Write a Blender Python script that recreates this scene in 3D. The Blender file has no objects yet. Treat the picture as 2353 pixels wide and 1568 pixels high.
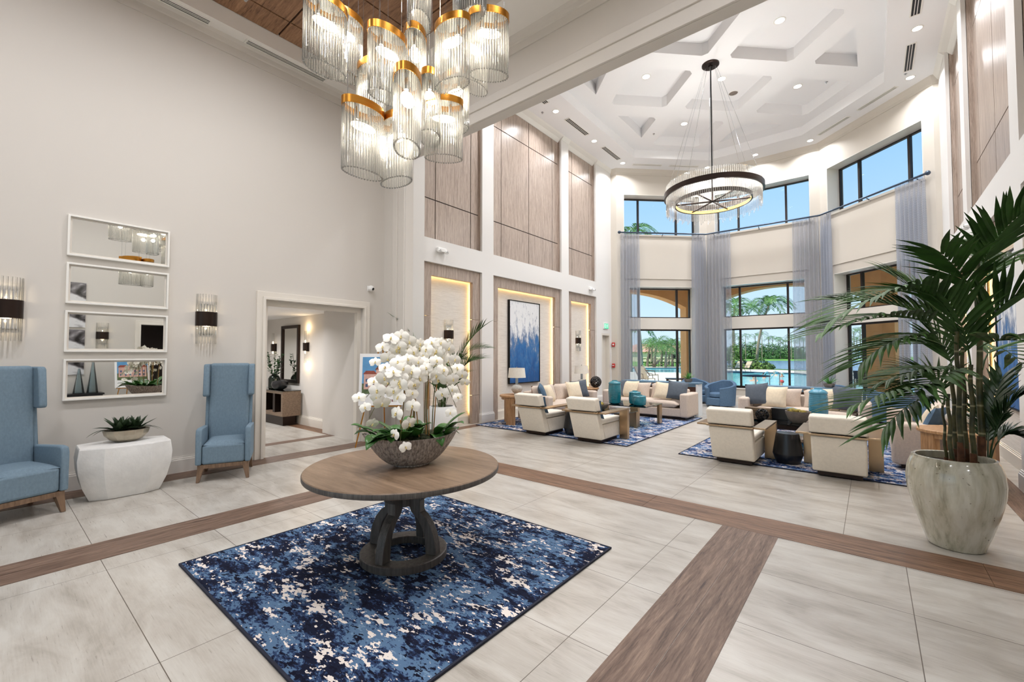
import bpy, bmesh, math, random
from mathutils import Vector, Matrix
S = bpy.context.scene
C = S.collection
PI = math.pi
rnd = random.Random(11)
R_ = math.radians

# ------------------------------------------------------------------ materials
def lin(h):
    if isinstance(h, str):
        h = h.lstrip('#'); c = [int(h[i:i+2], 16)/255 for i in (0, 2, 4)]
    else:
        c = [v/255 for v in h]
    return tuple((v/12.92 if v <= .04045 else ((v+.055)/1.055)**2.4) for v in c) + (1,)

class NT:
    """small wrapper to write node trees tersely"""
    def __init__(s, name):
        s.m = bpy.data.materials.new(name); s.m.use_nodes = True
        s.t = s.m.node_tree; s.n = s.t.nodes; s.n.clear()
        s.out = s.n.new('ShaderNodeOutputMaterial')
    def new(s, typ, **kw):
        n = s.n.new('ShaderNode'+typ)
        for k, v in kw.items():
            if hasattr(n, k): setattr(n, k, v)
            else: n.inputs[k.replace('_', ' ')].default_value = v
        return n
    def link(s, a, b): s.t.links.new(a, b)
    def coord(s, scale=(1, 1, 1), rot=(0, 0, 0), loc=(0, 0, 0), src='Object'):
        tc = s.new('TexCoord'); mp = s.new('Mapping')
        mp.inputs['Scale'].default_value = scale; mp.inputs['Rotation'].default_value = rot; mp.inputs['Location'].default_value = loc
        s.link(tc.outputs[src], mp.inputs['Vector']); return mp.outputs['Vector']
    def noise(s, vec, scale, detail=4, rough=.55, dist=0):
        n = s.new('TexNoise'); n.inputs['Scale'].default_value = scale; n.inputs['Detail'].default_value = detail
        n.inputs['Roughness'].default_value = rough; n.inputs['Distortion'].default_value = dist
        s.link(vec, n.inputs['Vector']); return n.outputs['Fac']
    def ramp(s, fac, stops, interp='LINEAR'):
        r = s.new('ValToRGB'); cr = r.color_ramp; cr.interpolation = interp
        while len(cr.elements) < len(stops): cr.elements.new(.5)
        for e, (p, c) in zip(cr.elements, stops): e.position = p; e.color = c if len(c) == 4 else (*c, 1)
        s.link(fac, r.inputs['Fac']); return r.outputs['Color']
    def mix(s, fac, a, b, mode='MIX'):
        m = s.new('Mix', data_type='RGBA', blend_type=mode)
        for sock, v in ((m.inputs[0], fac), (m.inputs[6], a), (m.inputs[7], b)):
            if hasattr(v, 'node'): s.link(v, sock)
            else: sock.default_value = v
        return m.outputs[2]
    def math(s, op, a, b=0):
        m = s.new('Math', operation=op)
        for sock, v in ((m.inputs[0], a), (m.inputs[1], b)):
            if hasattr(v, 'node'): s.link(v, sock)
            else: sock.default_value = v
        return m.outputs[0]
    def bump(s, h, strength=.3, dist=.01):
        b = s.new('Bump'); b.inputs['Strength'].default_value = strength; b.inputs['Distance'].default_value = dist
        s.link(h, b.inputs['Height']); return b.outputs['Normal']
    def bsdf(s, color, rough=.5, metal=0, normal=None, spec=.5, **kw):
        p = s.new('BsdfPrincipled')
        for k, v in (('Base Color', color), ('Roughness', rough), ('Metallic', metal), ('Specular IOR Level', spec)):
            if hasattr(v, 'node'): s.link(v, p.inputs[k])
            else: p.inputs[k].default_value = v
        for k, v in kw.items(): p.inputs[k.replace('_', ' ')].default_value = v
        if normal is not None: s.link(normal, p.inputs['Normal'])
        return p.outputs[0]
    def done(s, sh): s.link(sh, s.out.inputs['Surface']); return s.m

def plain(name, col, rough=.5, metal=0, var=.06, scale=6, bump=0, bscale=60, spec=.5, stretch=(1, 1, 1), **kw):
    t = NT(name); c = lin(col)
    if var <= .03 and not bump: return t.done(t.bsdf(c, rough, metal, None, spec, **kw))
    v = t.coord(stretch)
    f = t.noise(v, scale, 3)
    dk = tuple(max(0, x*(1-var*1.6)) for x in c[:3])+(1,); lt = tuple(min(1, x*(1+var)) for x in c[:3])+(1,)
    colr = t.ramp(f, [(.3, dk), (.7, lt)])
    nm = t.bump(t.noise(v, bscale, 3), bump) if bump else None
    return t.done(t.bsdf(colr, rough, metal, nm, spec, **kw))

def wood(name, cols, axis=0, scale=3, rough=.45, streak=14, bump=.15, src='Object', rot=(0, 0, 0), spec=.4):
    t = NT(name)
    sc = [streak, streak, streak]; sc[axis] = .8
    v = t.coord(sc, rot, src=src)
    a = t.noise(v, scale, 6, .65, .6); b = t.noise(v, scale*5, 4, .7)
    f = t.math('ADD', t.math('MULTIPLY', a, .62), t.math('MULTIPLY', b, .38))
    n = len(cols); lo, hi = .36, .64
    col = t.ramp(f, [(lo+(hi-lo)*i/(n-1), lin(c)) for i, c in enumerate(cols)])
    return t.done(t.bsdf(col, rough, 0, t.bump(f, bump, .004), spec))

def emis(name, col, strength, sample=True):
    t = NT(name)
    if not sample: t.m.cycles.emission_sampling = 'NONE'
    e = t.new('Emission'); e.inputs['Color'].default_value = lin(col); e.inputs['Strength'].default_value = strength
    return t.done(e.outputs[0])

def rod_glass(name):
    t = NT(name)
    tr = t.new('BsdfTransparent'); tr.inputs['Color'].default_value = (.985, .985, .98, 1)
    d = t.new('BsdfTranslucent'); d2 = t.new('BsdfDiffuse')
    for n in (d, d2): n.inputs['Color'].default_value = lin((252, 250, 244))
    mm = t.new('MixShader'); t.link(d.outputs[0], mm.inputs[1]); t.link(d2.outputs[0], mm.inputs[2])
    lw = t.new('LayerWeight'); lw.inputs['Blend'].default_value = .5
    f = t.math('ADD', t.math('MULTIPLY', t.math('POWER', lw.outputs['Facing'], 2.0), .66), .10)
    mb = t.new('MixShader'); t.link(f, mb.inputs[0]); t.link(tr.outputs[0], mb.inputs[1]); t.link(mm.outputs[0], mb.inputs[2])
    gl = t.new('BsdfGlossy'); gl.inputs['Roughness'].default_value = .06
    fr = t.new('Fresnel'); fr.inputs['IOR'].default_value = 1.45
    mx = t.new('MixShader'); t.link(fr.outputs[0], mx.inputs[0]); t.link(mb.outputs[0], mx.inputs[1]); t.link(gl.outputs[0], mx.inputs[2])
    return t.done(mx.outputs[0])
def clear(name, tint=(250, 252, 255), gloss=.9, ior=1.45, rough=.02, body=0, bodycol=(235, 238, 240)):
    """clear glass: tinted see-through part, fresnel reflections, optionally a little body"""
    t = NT(name)
    tr = t.new('BsdfTransparent'); tr.inputs['Color'].default_value = lin(tint)
    gl = t.new('BsdfGlossy'); gl.inputs['Roughness'].default_value = rough; gl.inputs['Color'].default_value = (gloss, gloss, gloss, 1)
    fr = t.new('Fresnel'); fr.inputs['IOR'].default_value = ior
    base = tr.outputs[0]
    if body:
        d = t.new('BsdfTranslucent'); d.inputs['Color'].default_value = lin(bodycol)
        d2 = t.new('BsdfDiffuse'); d2.inputs['Color'].default_value = lin(bodycol)
        mm = t.new('MixShader'); t.link(d.outputs[0], mm.inputs[1]); t.link(d2.outputs[0], mm.inputs[2])
        mb = t.new('MixShader'); mb.inputs[0].default_value = body
        t.link(base, mb.inputs[1]); t.link(mm.outputs[0], mb.inputs[2]); base = mb.outputs[0]
    mx = t.new('MixShader'); t.link(fr.outputs[0], mx.inputs[0]); t.link(base, mx.inputs[1]); t.link(gl.outputs[0], mx.inputs[2])
    return t.done(mx.outputs[0])

M = {}
M['wall'] = plain('wall paint warm greige', (212, 207, 200), .7, var=.02, scale=2)
M['wall_white'] = plain('wall paint off white', (232, 230, 227), .65, var=.015, scale=2)
M['facet'] = plain('bay wall paint beige', (208, 201, 190), .7, var=.02, scale=2)
M['trim'] = plain('trim paint', (226, 220, 210), .45, var=.01)
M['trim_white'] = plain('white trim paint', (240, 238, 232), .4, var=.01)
M['ceil'] = plain('ceiling white', (246, 246, 247), .8, var=.01)
M['soffit'] = plain('soffit pale', (242, 239, 234), .75, var=.012)
M['grass_cloth'] = None
M['woodfloor'] = wood('inlay plank', [(62, 44, 32), (104, 76, 57), (124, 94, 72), (150, 118, 92)], 0, 2.2, .5, 12)
M['woodfloor_y'] = wood('inlay plank lengthwise', [(58, 42, 34), (98, 76, 62), (118, 96, 82), (142, 120, 102)], 1, 2.2, .5, 12)
M['woodceil'] = wood('wood ceiling veneer', [(92, 66, 48), (138, 102, 76), (158, 120, 90), (176, 138, 106)], 0, 2, .5, 9)
M['panel'] = wood('oak wall veneer', [(134, 120, 110), (164, 148, 136), (182, 166, 154), (200, 186, 174)], 2, 2.4, .32, 16)
M['oak'] = wood('natural oak', [(128, 92, 60), (166, 126, 88), (186, 146, 106), (200, 164, 124)], 2, 3, .45, 12)
M['tabletop'] = wood('grey brown stained table top', [(92, 74, 58), (116, 96, 78), (128, 107, 88), (142, 120, 100)], 0, 1.6, .38, 8)
M['tablebase'] = wood('charcoal stained wood', [(52, 49, 47), (76, 72, 69), (88, 84, 80), (100, 95, 90)], 2, 3, .45, 12)
M['leg_wood'] = wood('grey brown chair leg', [(92, 72, 56), (122, 98, 78), (138, 112, 90)], 2, 4, .45, 10)
M['hall_wood'] = wood('greyed console wood', [(96, 80, 66), (126, 106, 88), (142, 122, 102)], 0, 3, .5, 12)
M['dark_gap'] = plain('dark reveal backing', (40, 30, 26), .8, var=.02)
M['brass'] = plain('brushed brass', (208, 146, 62), .28, 1, var=.05, scale=3, stretch=(1, 1, 30))
M['bronze'] = plain('antique bronze', (192, 164, 130), .3, 1, var=.06, scale=2)
M['bronze_dark'] = plain('dark bronze', (58, 48, 44), .35, .9, var=.06, scale=3)
M['black_metal'] = plain('black metal', (28, 27, 28), .4, .6, var=.05)
M['frame_dark'] = plain('dark bronze window frame', (44, 36, 34), .45, .3, var=.05)
M['chrome'] = plain('polished steel', (205, 208, 212), .12, 1, var=.01)
M['rod'] = plain('curtain rod blue grey steel', (72, 84, 100), .3, .8, var=.03)
M['glass_rod'] = rod_glass('clear glass rods')
M['pane'] = clear('window glass', (246, 250, 252), .5, 1.2)
M['table_glass'] = clear('table glass', (205, 226, 226), .95, 1.5)
M['clear_glass'] = clear('clear art glass', (232, 240, 242), .95, 1.5, .02, .1, (230, 238, 240))
M['green_glass'] = clear('smoky green glass', (90, 112, 96), .9, 1.5, .03, .1, (70, 90, 74))
M['mirror'] = plain('mirror glass', (236, 238, 236), .012, 1, var=.002)
M['cream_uph'] = plain('cream upholstery', (236, 227, 212), .8, var=.03, scale=30, bump=.15, bscale=300)
M['sofa'] = plain('sand sofa fabric', (208, 192, 178), .9, var=.06, scale=40, bump=.25, bscale=260)
M['pil_cream'] = plain('cream linen', (228, 212, 186), .9, var=.05, scale=20, bump=.3, bscale=200)
M['pil_blue'] = plain('slate blue velvet', (72, 98, 122), .85, var=.1, scale=14, bump=.2, bscale=140)
M['pil_grey'] = plain('charcoal grey blue cloth', (84, 92, 102), .9, var=.08, scale=20, bump=.2, bscale=180)
M['blue_uph'] = plain('dusty blue upholstery', (116, 138, 154), .85, var=.07, scale=60, bump=.3, bscale=420, stretch=(1, 1, .5))
M['denim'] = plain('denim blue tub chair cloth', (84, 112, 140), .85, var=.08, scale=24, bump=.2, bscale=240)
M['stone'] = plain('white cast stone', (232, 231, 228), .6, var=.06, scale=5, bump=.25, bscale=22)
M['silver_bowl'] = plain('hammered silver bowl', (176, 166, 148), .35, .75, var=.1, scale=12, bump=.2, bscale=30)
M['bark_bowl'] = None
M['leaf_dark'] = plain('dark glossy leaf', (36, 66, 30), .35, var=.3, scale=9)
M['leaf_orchid'] = plain('orchid leaf', (58, 106, 44), .35, var=.25, scale=8)
M['leaf_palm'] = plain('palm leaf', (62, 96, 42), .55, var=.35, scale=4, spec=.35)
M['leaf_agave'] = plain('agave leaf', (52, 72, 46), .4, var=.3, scale=10)
M['grass_green'] = plain('bright grass blades', (84, 150, 70), .5, var=.25, scale=12)
M['petal'] = plain('orchid petal', (250, 247, 238), .5, var=.02, scale=20)
M['petal'].node_tree.nodes['Principled BSDF'].inputs['Subsurface Weight'].default_value = 0
M['lip'] = plain('orchid lip yellow', (238, 218, 150), .5, var=.1, scale=30)
M['stem'] = plain('orchid stem', (92, 94, 50), .5, var=.1)
M['bamboo'] = plain('bamboo stake', (176, 128, 70), .5, var=.1)
M['moss'] = plain('moss and soil', (52, 58, 30), .95, var=.5, scale=24, bump=1, bscale=40)
M['soil'] = plain('soil', (58, 46, 36), .95, var=.3, scale=30, bump=.8, bscale=60)
M['cane'] = None
M['sheath'] = plain('dry cane sheath', (98, 62, 38), .8, var=.3, scale=14, bump=.4, bscale=40)
M['glaze'] = None
M['teal_glass'] = plain('teal ribbed glass', (26, 128, 146), .18, 0, var=.2, scale=6, spec=.7, Coat_Weight=.5)
M['blue_glass'] = plain('turquoise glass', (70, 150, 180), .15, 0, var=.15, scale=6, spec=.7, Coat_Weight=.5)
M['black_drum'] = plain('black lacquer drum', (22, 22, 25), .28, 0, var=.1, scale=8, spec=.6, stretch=(1, 1, .2))
M['lamp_ceramic'] = plain('crackle grey ceramic', (196, 194, 188), .25, 0, var=.12, scale=18)
M['shade'] = plain('linen lamp shade', (238, 232, 220), .85, var=.03, scale=30, bump=.15, bscale=220)
M['acrylic'] = plain('pale lucite neck', (170, 180, 184), .15, .3, var=.05)
M['concrete'] = plain('grey concrete pot', (128, 118, 110), .8, var=.15, scale=12, bump=.3, bscale=50)
M['white_plastic'] = plain('white plastic', (240, 240, 238), .4, var=.01)
M['dark_plastic'] = plain('dark lens plastic', (24, 24, 26), .2, var=.02)
M['red_plastic'] = plain('red alarm plastic', (188, 36, 34), .4, var=.04)
M['vent_dark'] = plain('vent slot dark', (34, 34, 36), .7, var=.02)
M['lens'] = emis('downlight lens', (255, 250, 240), 14, False)
M['led_warm'] = emis('warm cove led', (255, 208, 128), 24)
M['led_gold'] = emis('chandelier led strip', (255, 206, 118), 2.6)
M['bulb'] = emis('pendant bulb', (255, 240, 214), 13, False)
M['sconce_bulb'] = emis('sconce bulb', (255, 232, 196), 7)
M['exit_green'] = emis('exit sign green', (40, 214, 150), 1.1, False)
M['exit_white'] = emis('exit sign letters', (235, 255, 246), 1.6, False)
M['wicker_black'] = plain('black woven orb', (34, 30, 30), .5, var=.2, scale=20)
M['book_white'] = plain('book pages', (236, 232, 224), .8, var=.03)
M['book_red'] = plain('book cover maroon', (112, 52, 44), .6, var=.08)
M['book_grey'] = plain('book cover grey', (150, 150, 152), .6, var=.05)
M['book_blue'] = plain('book cover blue', (60, 92, 128), .6, var=.05)
M['box_wood'] = wood('rustic box wood', [(58, 48, 38), (104, 86, 66), (140, 118, 90)], 0, 5, .7, 9, .5)
M['console_wood'] = plain('walnut console inset', (88, 58, 44), .5, var=.15, scale=6, stretch=(1, 10, 10))
M['console_blue'] = plain('blue grey console top', (92, 124, 148), .35, var=.06)
M['console_white'] = plain('white console side', (226, 230, 232), .4, var=.02)
M['poster_white'] = plain('poster board', (244, 244, 244), .6, var=.005)

def m_grasscloth():
    t = NT('grasscloth wallcovering'); v = t.coord((1.5, 1.5, 90))
    f = t.noise(v, 2, 4, .7); g = t.noise(v, 9, 3)
    f = t.math('ADD', t.math('MULTIPLY', f, .6), t.math('MULTIPLY', g, .4))
    c = t.ramp(f, [(.35, lin((196, 188, 178))), (.5, lin((226, 221, 214))), (.66, lin((240, 236, 230)))])
    return t.done(t.bsdf(c, .75, 0, t.bump(f, .3, .004)))
M['grass_cloth'] = m_grasscloth()

def m_tile(name, off):
    t = NT(name); v = t.coord(loc=off)
    b = t.new('TexBrick', offset=0.0, squash=1.0); t.link(v, b.inputs['Vector'])
    b.inputs['Scale'].default_value = 1; b.inputs['Brick Width'].default_value = 1.53; b.inputs['Row Height'].default_value = .7635
    b.inputs['Mortar Size'].default_value = .0025; b.inputs['Mortar Smooth'].default_value = .2; b.inputs['Bias'].default_value = 0
    b.inputs['Color1'].default_value = (.5, .5, .5, 1); b.inputs['Color2'].default_value = (.56, .56, .56, 1)
    w = t.coord((1.2, 4, 1)); a = t.noise(w, 1.3, 6, .62, .5); s = t.noise(t.coord((3, 60, 1)), 2, 4, .6)
    f = t.math('ADD', t.math('MULTIPLY', a, .78), t.math('MULTIPLY', s, .22))
    c = t.ramp(f, [(.34, lin((160, 153, 143))), (.48, lin((184, 178, 169))), (.62, lin((199, 195, 187)))])
    tone = t.mix(1.0, c, b.outputs['Color'], 'MULTIPLY')
    c2 = t.mix(.12, c, tone)
    c3 = t.mix(b.outputs['Fac'], c2, lin((92, 82, 72)))
    rg = t.math('ADD', t.math('MULTIPLY', s, .22), .2)
    return t.done(t.bsdf(c3, rg, 0, t.bump(t.math('SUBTRACT', 1, b.outputs['Fac']), .2, .002), .5))
M['tile'] = m_tile('porcelain floor tile', (2.885, -.625, 0))
M['tile_lounge'] = m_tile('porcelain floor tile lounge', (.22, -5.265, 0))
M['tile_hall'] = m_tile('porcelain floor tile hall', (.9, -3.1, 0))

def m_rug(name, k=1.0, cols=None, st=(1, 1.9), wt=.553):
    t = NT(name)
    v = t.coord((st[0], st[1], 1)); w = t.coord((st[0]*1.4, st[1]*1.5, 1), loc=(3.1, 7.7, 0))
    big = t.noise(v, 1.9*k, 3, .6); mid = t.noise(v, 9*k, 4, .62); fin = t.noise(w, 26*k, 3, .6)
    f = t.math('ADD', t.math('ADD', t.math('MULTIPLY', big, .42), t.math('MULTIPLY', mid, .34)), t.math('MULTIPLY', fin, .24))
    g = t.math('ADD', t.math('ADD', t.math('MULTIPLY', t.noise(w, 2.3*k, 3, .6), .4), t.math('MULTIPLY', t.noise(w, 10*k, 4, .6), .34)), t.math('MULTIPLY', t.noise(v, 30*k, 2), .26))
    cols = cols or [(24, 28, 46), (44, 60, 92), (84, 110, 140), (108, 134, 160)]
    c = t.ramp(f, [(0, lin(cols[0])), (.475, lin(cols[1])), (.508, lin(cols[2])), (.6, lin(cols[3]))], 'CONSTANT')
    wh = t.ramp(g, [(0, (0, 0, 0)), (wt, (1, 1, 1))], 'CONSTANT')
    dk = t.ramp(g, [(0, (1, 1, 1)), (.435, (0, 0, 0))], 'CONSTANT')
    c = t.mix(dk, c, lin((18, 20, 36)))
    c = t.mix(wh, c, lin((222, 212, 204)))
    p = t.noise(t.coord(), 420, 2)
    return t.done(t.bsdf(c, .95, 0, t.bump(p, .5, .004), .1))
M['rug'] = m_rug('blue abstract rug')
M['rug2'] = m_rug('lounge abstract rug', 1.1, [(26, 40, 78), (50, 84, 138), (96, 126, 164), (138, 150, 168)], (1, 1.8), .53)
M['rug_edge'] = plain('rug binding', (26, 30, 48), .9, var=.1, scale=40)

def m_bark():
    t = NT('hammered bronze grey bowl'); v = t.coord((1, 1, .25))
    f = t.noise(v, 70, 3, .6); c = t.ramp(f, [(.35, lin((118, 112, 108))), (.6, lin((186, 178, 172)))])
    return t.done(t.bsdf(c, .45, .25, t.bump(f, 1, .02)))
M['bark_bowl'] = m_bark()
def m_cane():
    t = NT('green palm cane'); v = t.coord((1, 1, 1))
    w = t.new('TexWave', wave_type='BANDS', bands_direction='Z'); w.inputs['Scale'].default_value = 1.35; w.inputs['Distortion'].default_value = .4
    t.link(v, w.inputs['Vector'])
    c = t.ramp(t.noise(v, 9, 4), [(.35, lin((38, 46, 26))), (.65, lin((86, 84, 46)))])
    ring = t.ramp(w.outputs['Fac'], [(0, (1, 1, 1)), (.018, (0, 0, 0))])
    c = t.mix(ring, c, lin((150, 146, 112)))
    return t.done(t.bsdf(c, .4))
M['cane'] = m_cane()
def m_glaze():
    t = NT('celadon drip glaze'); v = t.coord((6, 6, .7)); f = t.noise(v, 2.2, 5, .6); s = t.noise(t.coord(), 42, 2, .5)
    c = t.ramp(f, [(.3, lin((150, 145, 124))), (.46, lin((194, 190, 170))), (.62, lin((212, 209, 194)))])
    sp = t.ramp(s, [(.7, (0, 0, 0)), (.76, (1, 1, 1))])
    c = t.mix(sp, c, lin((84, 72, 56)))
    return t.done(t.bsdf(c, .12, 0, None, .6, Coat_Weight=.6))
M['glaze'] = m_glaze()
def m_painting(seed):
    t = NT('abstract canvas'); v = t.coord((2.2, 2.2, .9), loc=(seed, seed, seed)); f = t.noise(v, 3, 7, .7, .4)
    tc = t.new('TexCoord'); sp = t.new('SeparateXYZ'); t.link(tc.outputs['Object'], sp.inputs[0])
    g = t.math('ADD', t.math('MULTIPLY', sp.outputs['Z'], .42), t.math('MULTIPLY', f, 1.35))
    c = t.ramp(t.math('SUBTRACT', g, .2), [(.12, lin((24, 82, 142))), (.3, lin((40, 104, 166))), (.42, lin((72, 116, 164))), (.5, lin((128, 142, 168))), (.58, lin((196, 202, 212))), (.7, lin((236, 238, 240)))])
    f2 = t.noise(t.coord((3, 3, 1), loc=(9, seed, 4)), 5, 6, .7, 1); sc = t.ramp(f2, [(.56, (0, 0, 0)), (.64, (1, 1, 1))])
    c = t.mix(t.math('MULTIPLY', sc, .5), c, lin((92, 104, 136)))
    return t.done(t.bsdf(c, .6, 0, t.bump(f, .3, .01)))
M['canvas'] = m_painting(1.3); M['canvas2'] = m_painting(4.1)
def m_print():
    t = NT('grey ink print'); f = t.noise(t.coord((1, 1, 1.6)), 2.2, 3, .5, .6)
    return t.done(t.bsdf(t.ramp(f, [(.4, lin((18, 16, 18))), (.5, lin((120, 116, 120))), (.6, lin((220, 220, 222)))]), .3))
M['print'] = m_print()
def m_curtain():
    t = NT('sheer patterned curtain')
    tc = t.new('TexCoord'); mp = t.new('Mapping'); mp.inputs['Scale'].default_value = (1, 1, 1); t.link(tc.outputs['UV'], mp.inputs['Vector'])
    b = t.new('TexBrick', offset=.5); t.link(mp.outputs['Vector'], b.inputs['Vector'])
    b.inputs['Scale'].default_value = 1; b.inputs['Brick Width'].default_value = .06; b.inputs['Row Height'].default_value = .022; b.inputs['Mortar Size'].default_value = .004; b.inputs['Mortar Smooth'].default_value = .3
    pat = b.outputs['Fac']
    col = t.mix(pat, lin((188, 194, 206)), lin((212, 216, 224)))
    d = t.new('BsdfDiffuse'); tl = t.new('BsdfTranslucent'); t.link(col, d.inputs[0]); t.link(col, tl.inputs[0])
    m1 = t.new('MixShader'); m1.inputs[0].default_value = .58; t.link(d.outputs[0], m1.inputs[1]); t.link(tl.outputs[0], m1.inputs[2])
    tr = t.new('BsdfTransparent'); tr.inputs[0].default_value = (.95, .96, .98, 1)
    m2 = t.new('MixShader'); t.link(t.math('SUBTRACT', .56, t.math('MULTIPLY', pat, .12)), m2.inputs[0])
    t.link(m1.outputs[0], m2.inputs[1]); t.link(tr.outputs[0], m2.inputs[2])
    return t.done(m2.outputs[0])
M['curtain'] = m_curtain()

# ------------------------------------------------------------------ mesh builder
class MB:
    def __init__(s): s.bm = bmesh.new()
    def box(s, x0, x1, y0, y1, z0, z1, mi=0):
        v = [s.bm.verts.new(p) for p in ((x0, y0, z0), (x1, y0, z0), (x1, y1, z0), (x0, y1, z0), (x0, y0, z1), (x1, y0, z1), (x1, y1, z1), (x0, y1, z1))]
        for f in ((0, 3, 2, 1), (4, 5, 6, 7), (0, 1, 5, 4), (1, 2, 6, 5), (2, 3, 7, 6), (3, 0, 4, 7)):
            s.bm.faces.new([v[i] for i in f]).material_index = mi
        return s
    def hexa(s, pts, mi=0):
        v = [s.bm.verts.new(p) for p in pts]
        for f in ((0, 3, 2, 1), (4, 5, 6, 7), (0, 1, 5, 4), (1, 2, 6, 5), (2, 3, 7, 6), (3, 0, 4, 7)):
            s.bm.faces.new([v[i] for i in f]).material_index = mi
        return s
    def prism(s, poly, h0, h1, fn=lambda u, v, w: (u, v, w), mi=0):
        a = [s.bm.verts.new(fn(u, v, h0)) for u, v in poly]; b = [s.bm.verts.new(fn(u, v, h1)) for u, v in poly]
        n = len(poly)
        s.bm.faces.new(a[::-1]).material_index = mi; s.bm.faces.new(b).material_index = mi
        for i in range(n): s.bm.faces.new([a[i], a[(i+1) % n], b[(i+1) % n], b[i]]).material_index = mi
        return s
    def lathe(s, prof, seg=32, c=(0, 0, 0), sx=1, sy=1, mi=0, cap=True, a0=0, ripple=None):
        rings = []
        for r, z in prof:
            ring = []
            for i in range(seg):
                a = a0+2*PI*i/seg; k = r*(ripple(a, z) if ripple else 1)
                ring.append(s.bm.verts.new((c[0]+k*sx*math.cos(a), c[1]+k*sy*math.sin(a), c[2]+z)))
            rings.append(ring)
        for A, B in zip(rings, rings[1:]):
            for i in range(seg): s.bm.faces.new([A[i], A[(i+1) % seg], B[(i+1) % seg], B[i]]).material_index = mi
        if cap:
            if prof[0][0] > 1e-6: s.bm.faces.new(rings[0][::-1]).material_index = mi
            if prof[-1][0] > 1e-6: s.bm.faces.new(rings[-1]).material_index = mi
        return s
    def tube(s, pts, r, seg=8, mi=0, taper=None, cap=True):
        pts = [Vector(p) for p in pts]; n = len(pts); rings = []
        up = Vector((0, 0, 1))
        for i, p in enumerate(pts):
            t = (pts[min(i+1, n-1)]-pts[max(i-1, 0)]).normalized()
            u = t.cross(up) if abs(t.z) < .95 else t.cross(Vector((1, 0, 0)))
            u.normalize(); w = t.cross(u)
            k = r if not callable(r) else r(i/(n-1))
            rings.append([s.bm.verts.new(p+(u*math.cos(2*PI*j/seg)+w*math.sin(2*PI*j/seg))*k) for j in range(seg)])
        for A, B in zip(rings, rings[1:]):
            for j in range(seg): s.bm.faces.new([A[j], A[(j+1) % seg], B[(j+1) % seg], B[j]]).material_index = mi
        if cap: s.bm.faces.new(rings[0][::-1]).material_index = mi; s.bm.faces.new(rings[-1]).material_index = mi
        return s
    def grid(s, fn, nu, nv, mi=0, uvfn=None):
        g = [[s.bm.verts.new(fn(i/nu, j/nv)) for j in range(nv+1)] for i in range(nu+1)]
        uv = s.bm.loops.layers.uv.verify() if uvfn else None
        for i in range(nu):
            for j in range(nv):
                f = s.bm.faces.new([g[i][j], g[i+1][j], g[i+1][j+1], g[i][j+1]]); f.material_index = mi
                if uv:
                    for l, (a, b) in zip(f.loops, ((i, j), (i+1, j), (i+1, j+1), (i, j+1))): l[uv].uv = uvfn(a/nu, b/nv)
        return s
    def ell(s, c, r, seg=16, rings=10, mi=0):
        prof = [(math.sin(PI*i/rings), -math.cos(PI*i/rings)) for i in range(rings+1)]
        prof[0] = (1e-4, -1); prof[-1] = (1e-4, 1)
        k = len(s.bm.verts); s.bm.verts.ensure_lookup_table()
        s.lathe(prof, seg, (0, 0, 0), mi=mi, cap=False); s.bm.verts.ensure_lookup_table()
        for v in list(s.bm.verts)[k:]: v.co = Vector((c[0]+v.co.x*r[0], c[1]+v.co.y*r[1], c[2]+v.co.z*r[2]))
        return s
    def cushion(s, w, d, h, c=(0, 0, 0), n=10, puff=1.0, mi=0, rot=None, power=.5):
        """pillow: two puffed grids meeting in a seam (w along x, d along y, thickness h along z)"""
        k = len(s.bm.verts)
        def P(u, v, sg):
            x = (u-.5)*2; y = (v-.5)*2
            e = max(0, (1-abs(x)**2.6))*max(0, (1-abs(y)**2.6))
            ear = 1-.07*(1-abs(x)**2)*abs(y)**3; ear2 = 1-.07*(1-abs(y)**2)*abs(x)**3
            return Vector((x*w/2*ear2, y*d/2*ear, sg*h/2*(e**power)*puff))
        top = [[s.bm.verts.new(P(i/n, j/n, 1)) for j in range(n+1)] for i in range(n+1)]
        bot = [[top[i][j] if i in (0, n) or j in (0, n) else s.bm.verts.new(P(i/n, j/n, -1)) for j in range(n+1)] for i in range(n+1)]
        for i in range(n):
            for j in range(n):
                s.bm.faces.new([top[i][j], top[i+1][j], top[i+1][j+1], top[i][j+1]]).material_index = mi
                s.bm.faces.new([bot[i][j], bot[i][j+1], bot[i+1][j+1], bot[i+1][j]]).material_index = mi
        s.bm.verts.ensure_lookup_table()
        mt = (rot or Matrix.Identity(4))
        for v in list(s.bm.verts)[k:]: v.co = (mt @ v.co.to_4d()).to_3d()+Vector(c)
        return s
    def build(s, name, mat, parent=None, bevel=0, smooth=None, seg=2, sub=0, loc=None, rotz=0, normals=True):
        if normals: bmesh.ops.recalc_face_normals(s.bm, faces=s.bm.faces[:])
        me = bpy.data.meshes.new(name); s.bm.to_mesh(me); s.bm.free()
        for m in (mat if isinstance(mat, (list, tuple)) else [mat]): me.materials.append(M[m] if isinstance(m, str) else m)
        o = bpy.data.objects.new(name, me); C.objects.link(o)
        if smooth is None: smooth = 40
        if smooth:
            me.polygons.foreach_set('use_smooth', [True]*len(me.polygons))
            me.set_sharp_from_angle(angle=R_(smooth))
        if bevel:
            b = o.modifiers.new('bevel', 'BEVEL'); b.width = bevel; b.segments = seg; b.limit_method = 'ANGLE'; b.angle_limit = R_(35)
            b.harden_normals = False
        if sub:
            m = o.modifiers.new('sub', 'SUBSURF'); m.levels = sub; m.render_levels = sub
        if parent is not None: o.parent = parent
        if loc is not None: o.location = loc; o.rotation_euler.z = rotz
        return o

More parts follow.
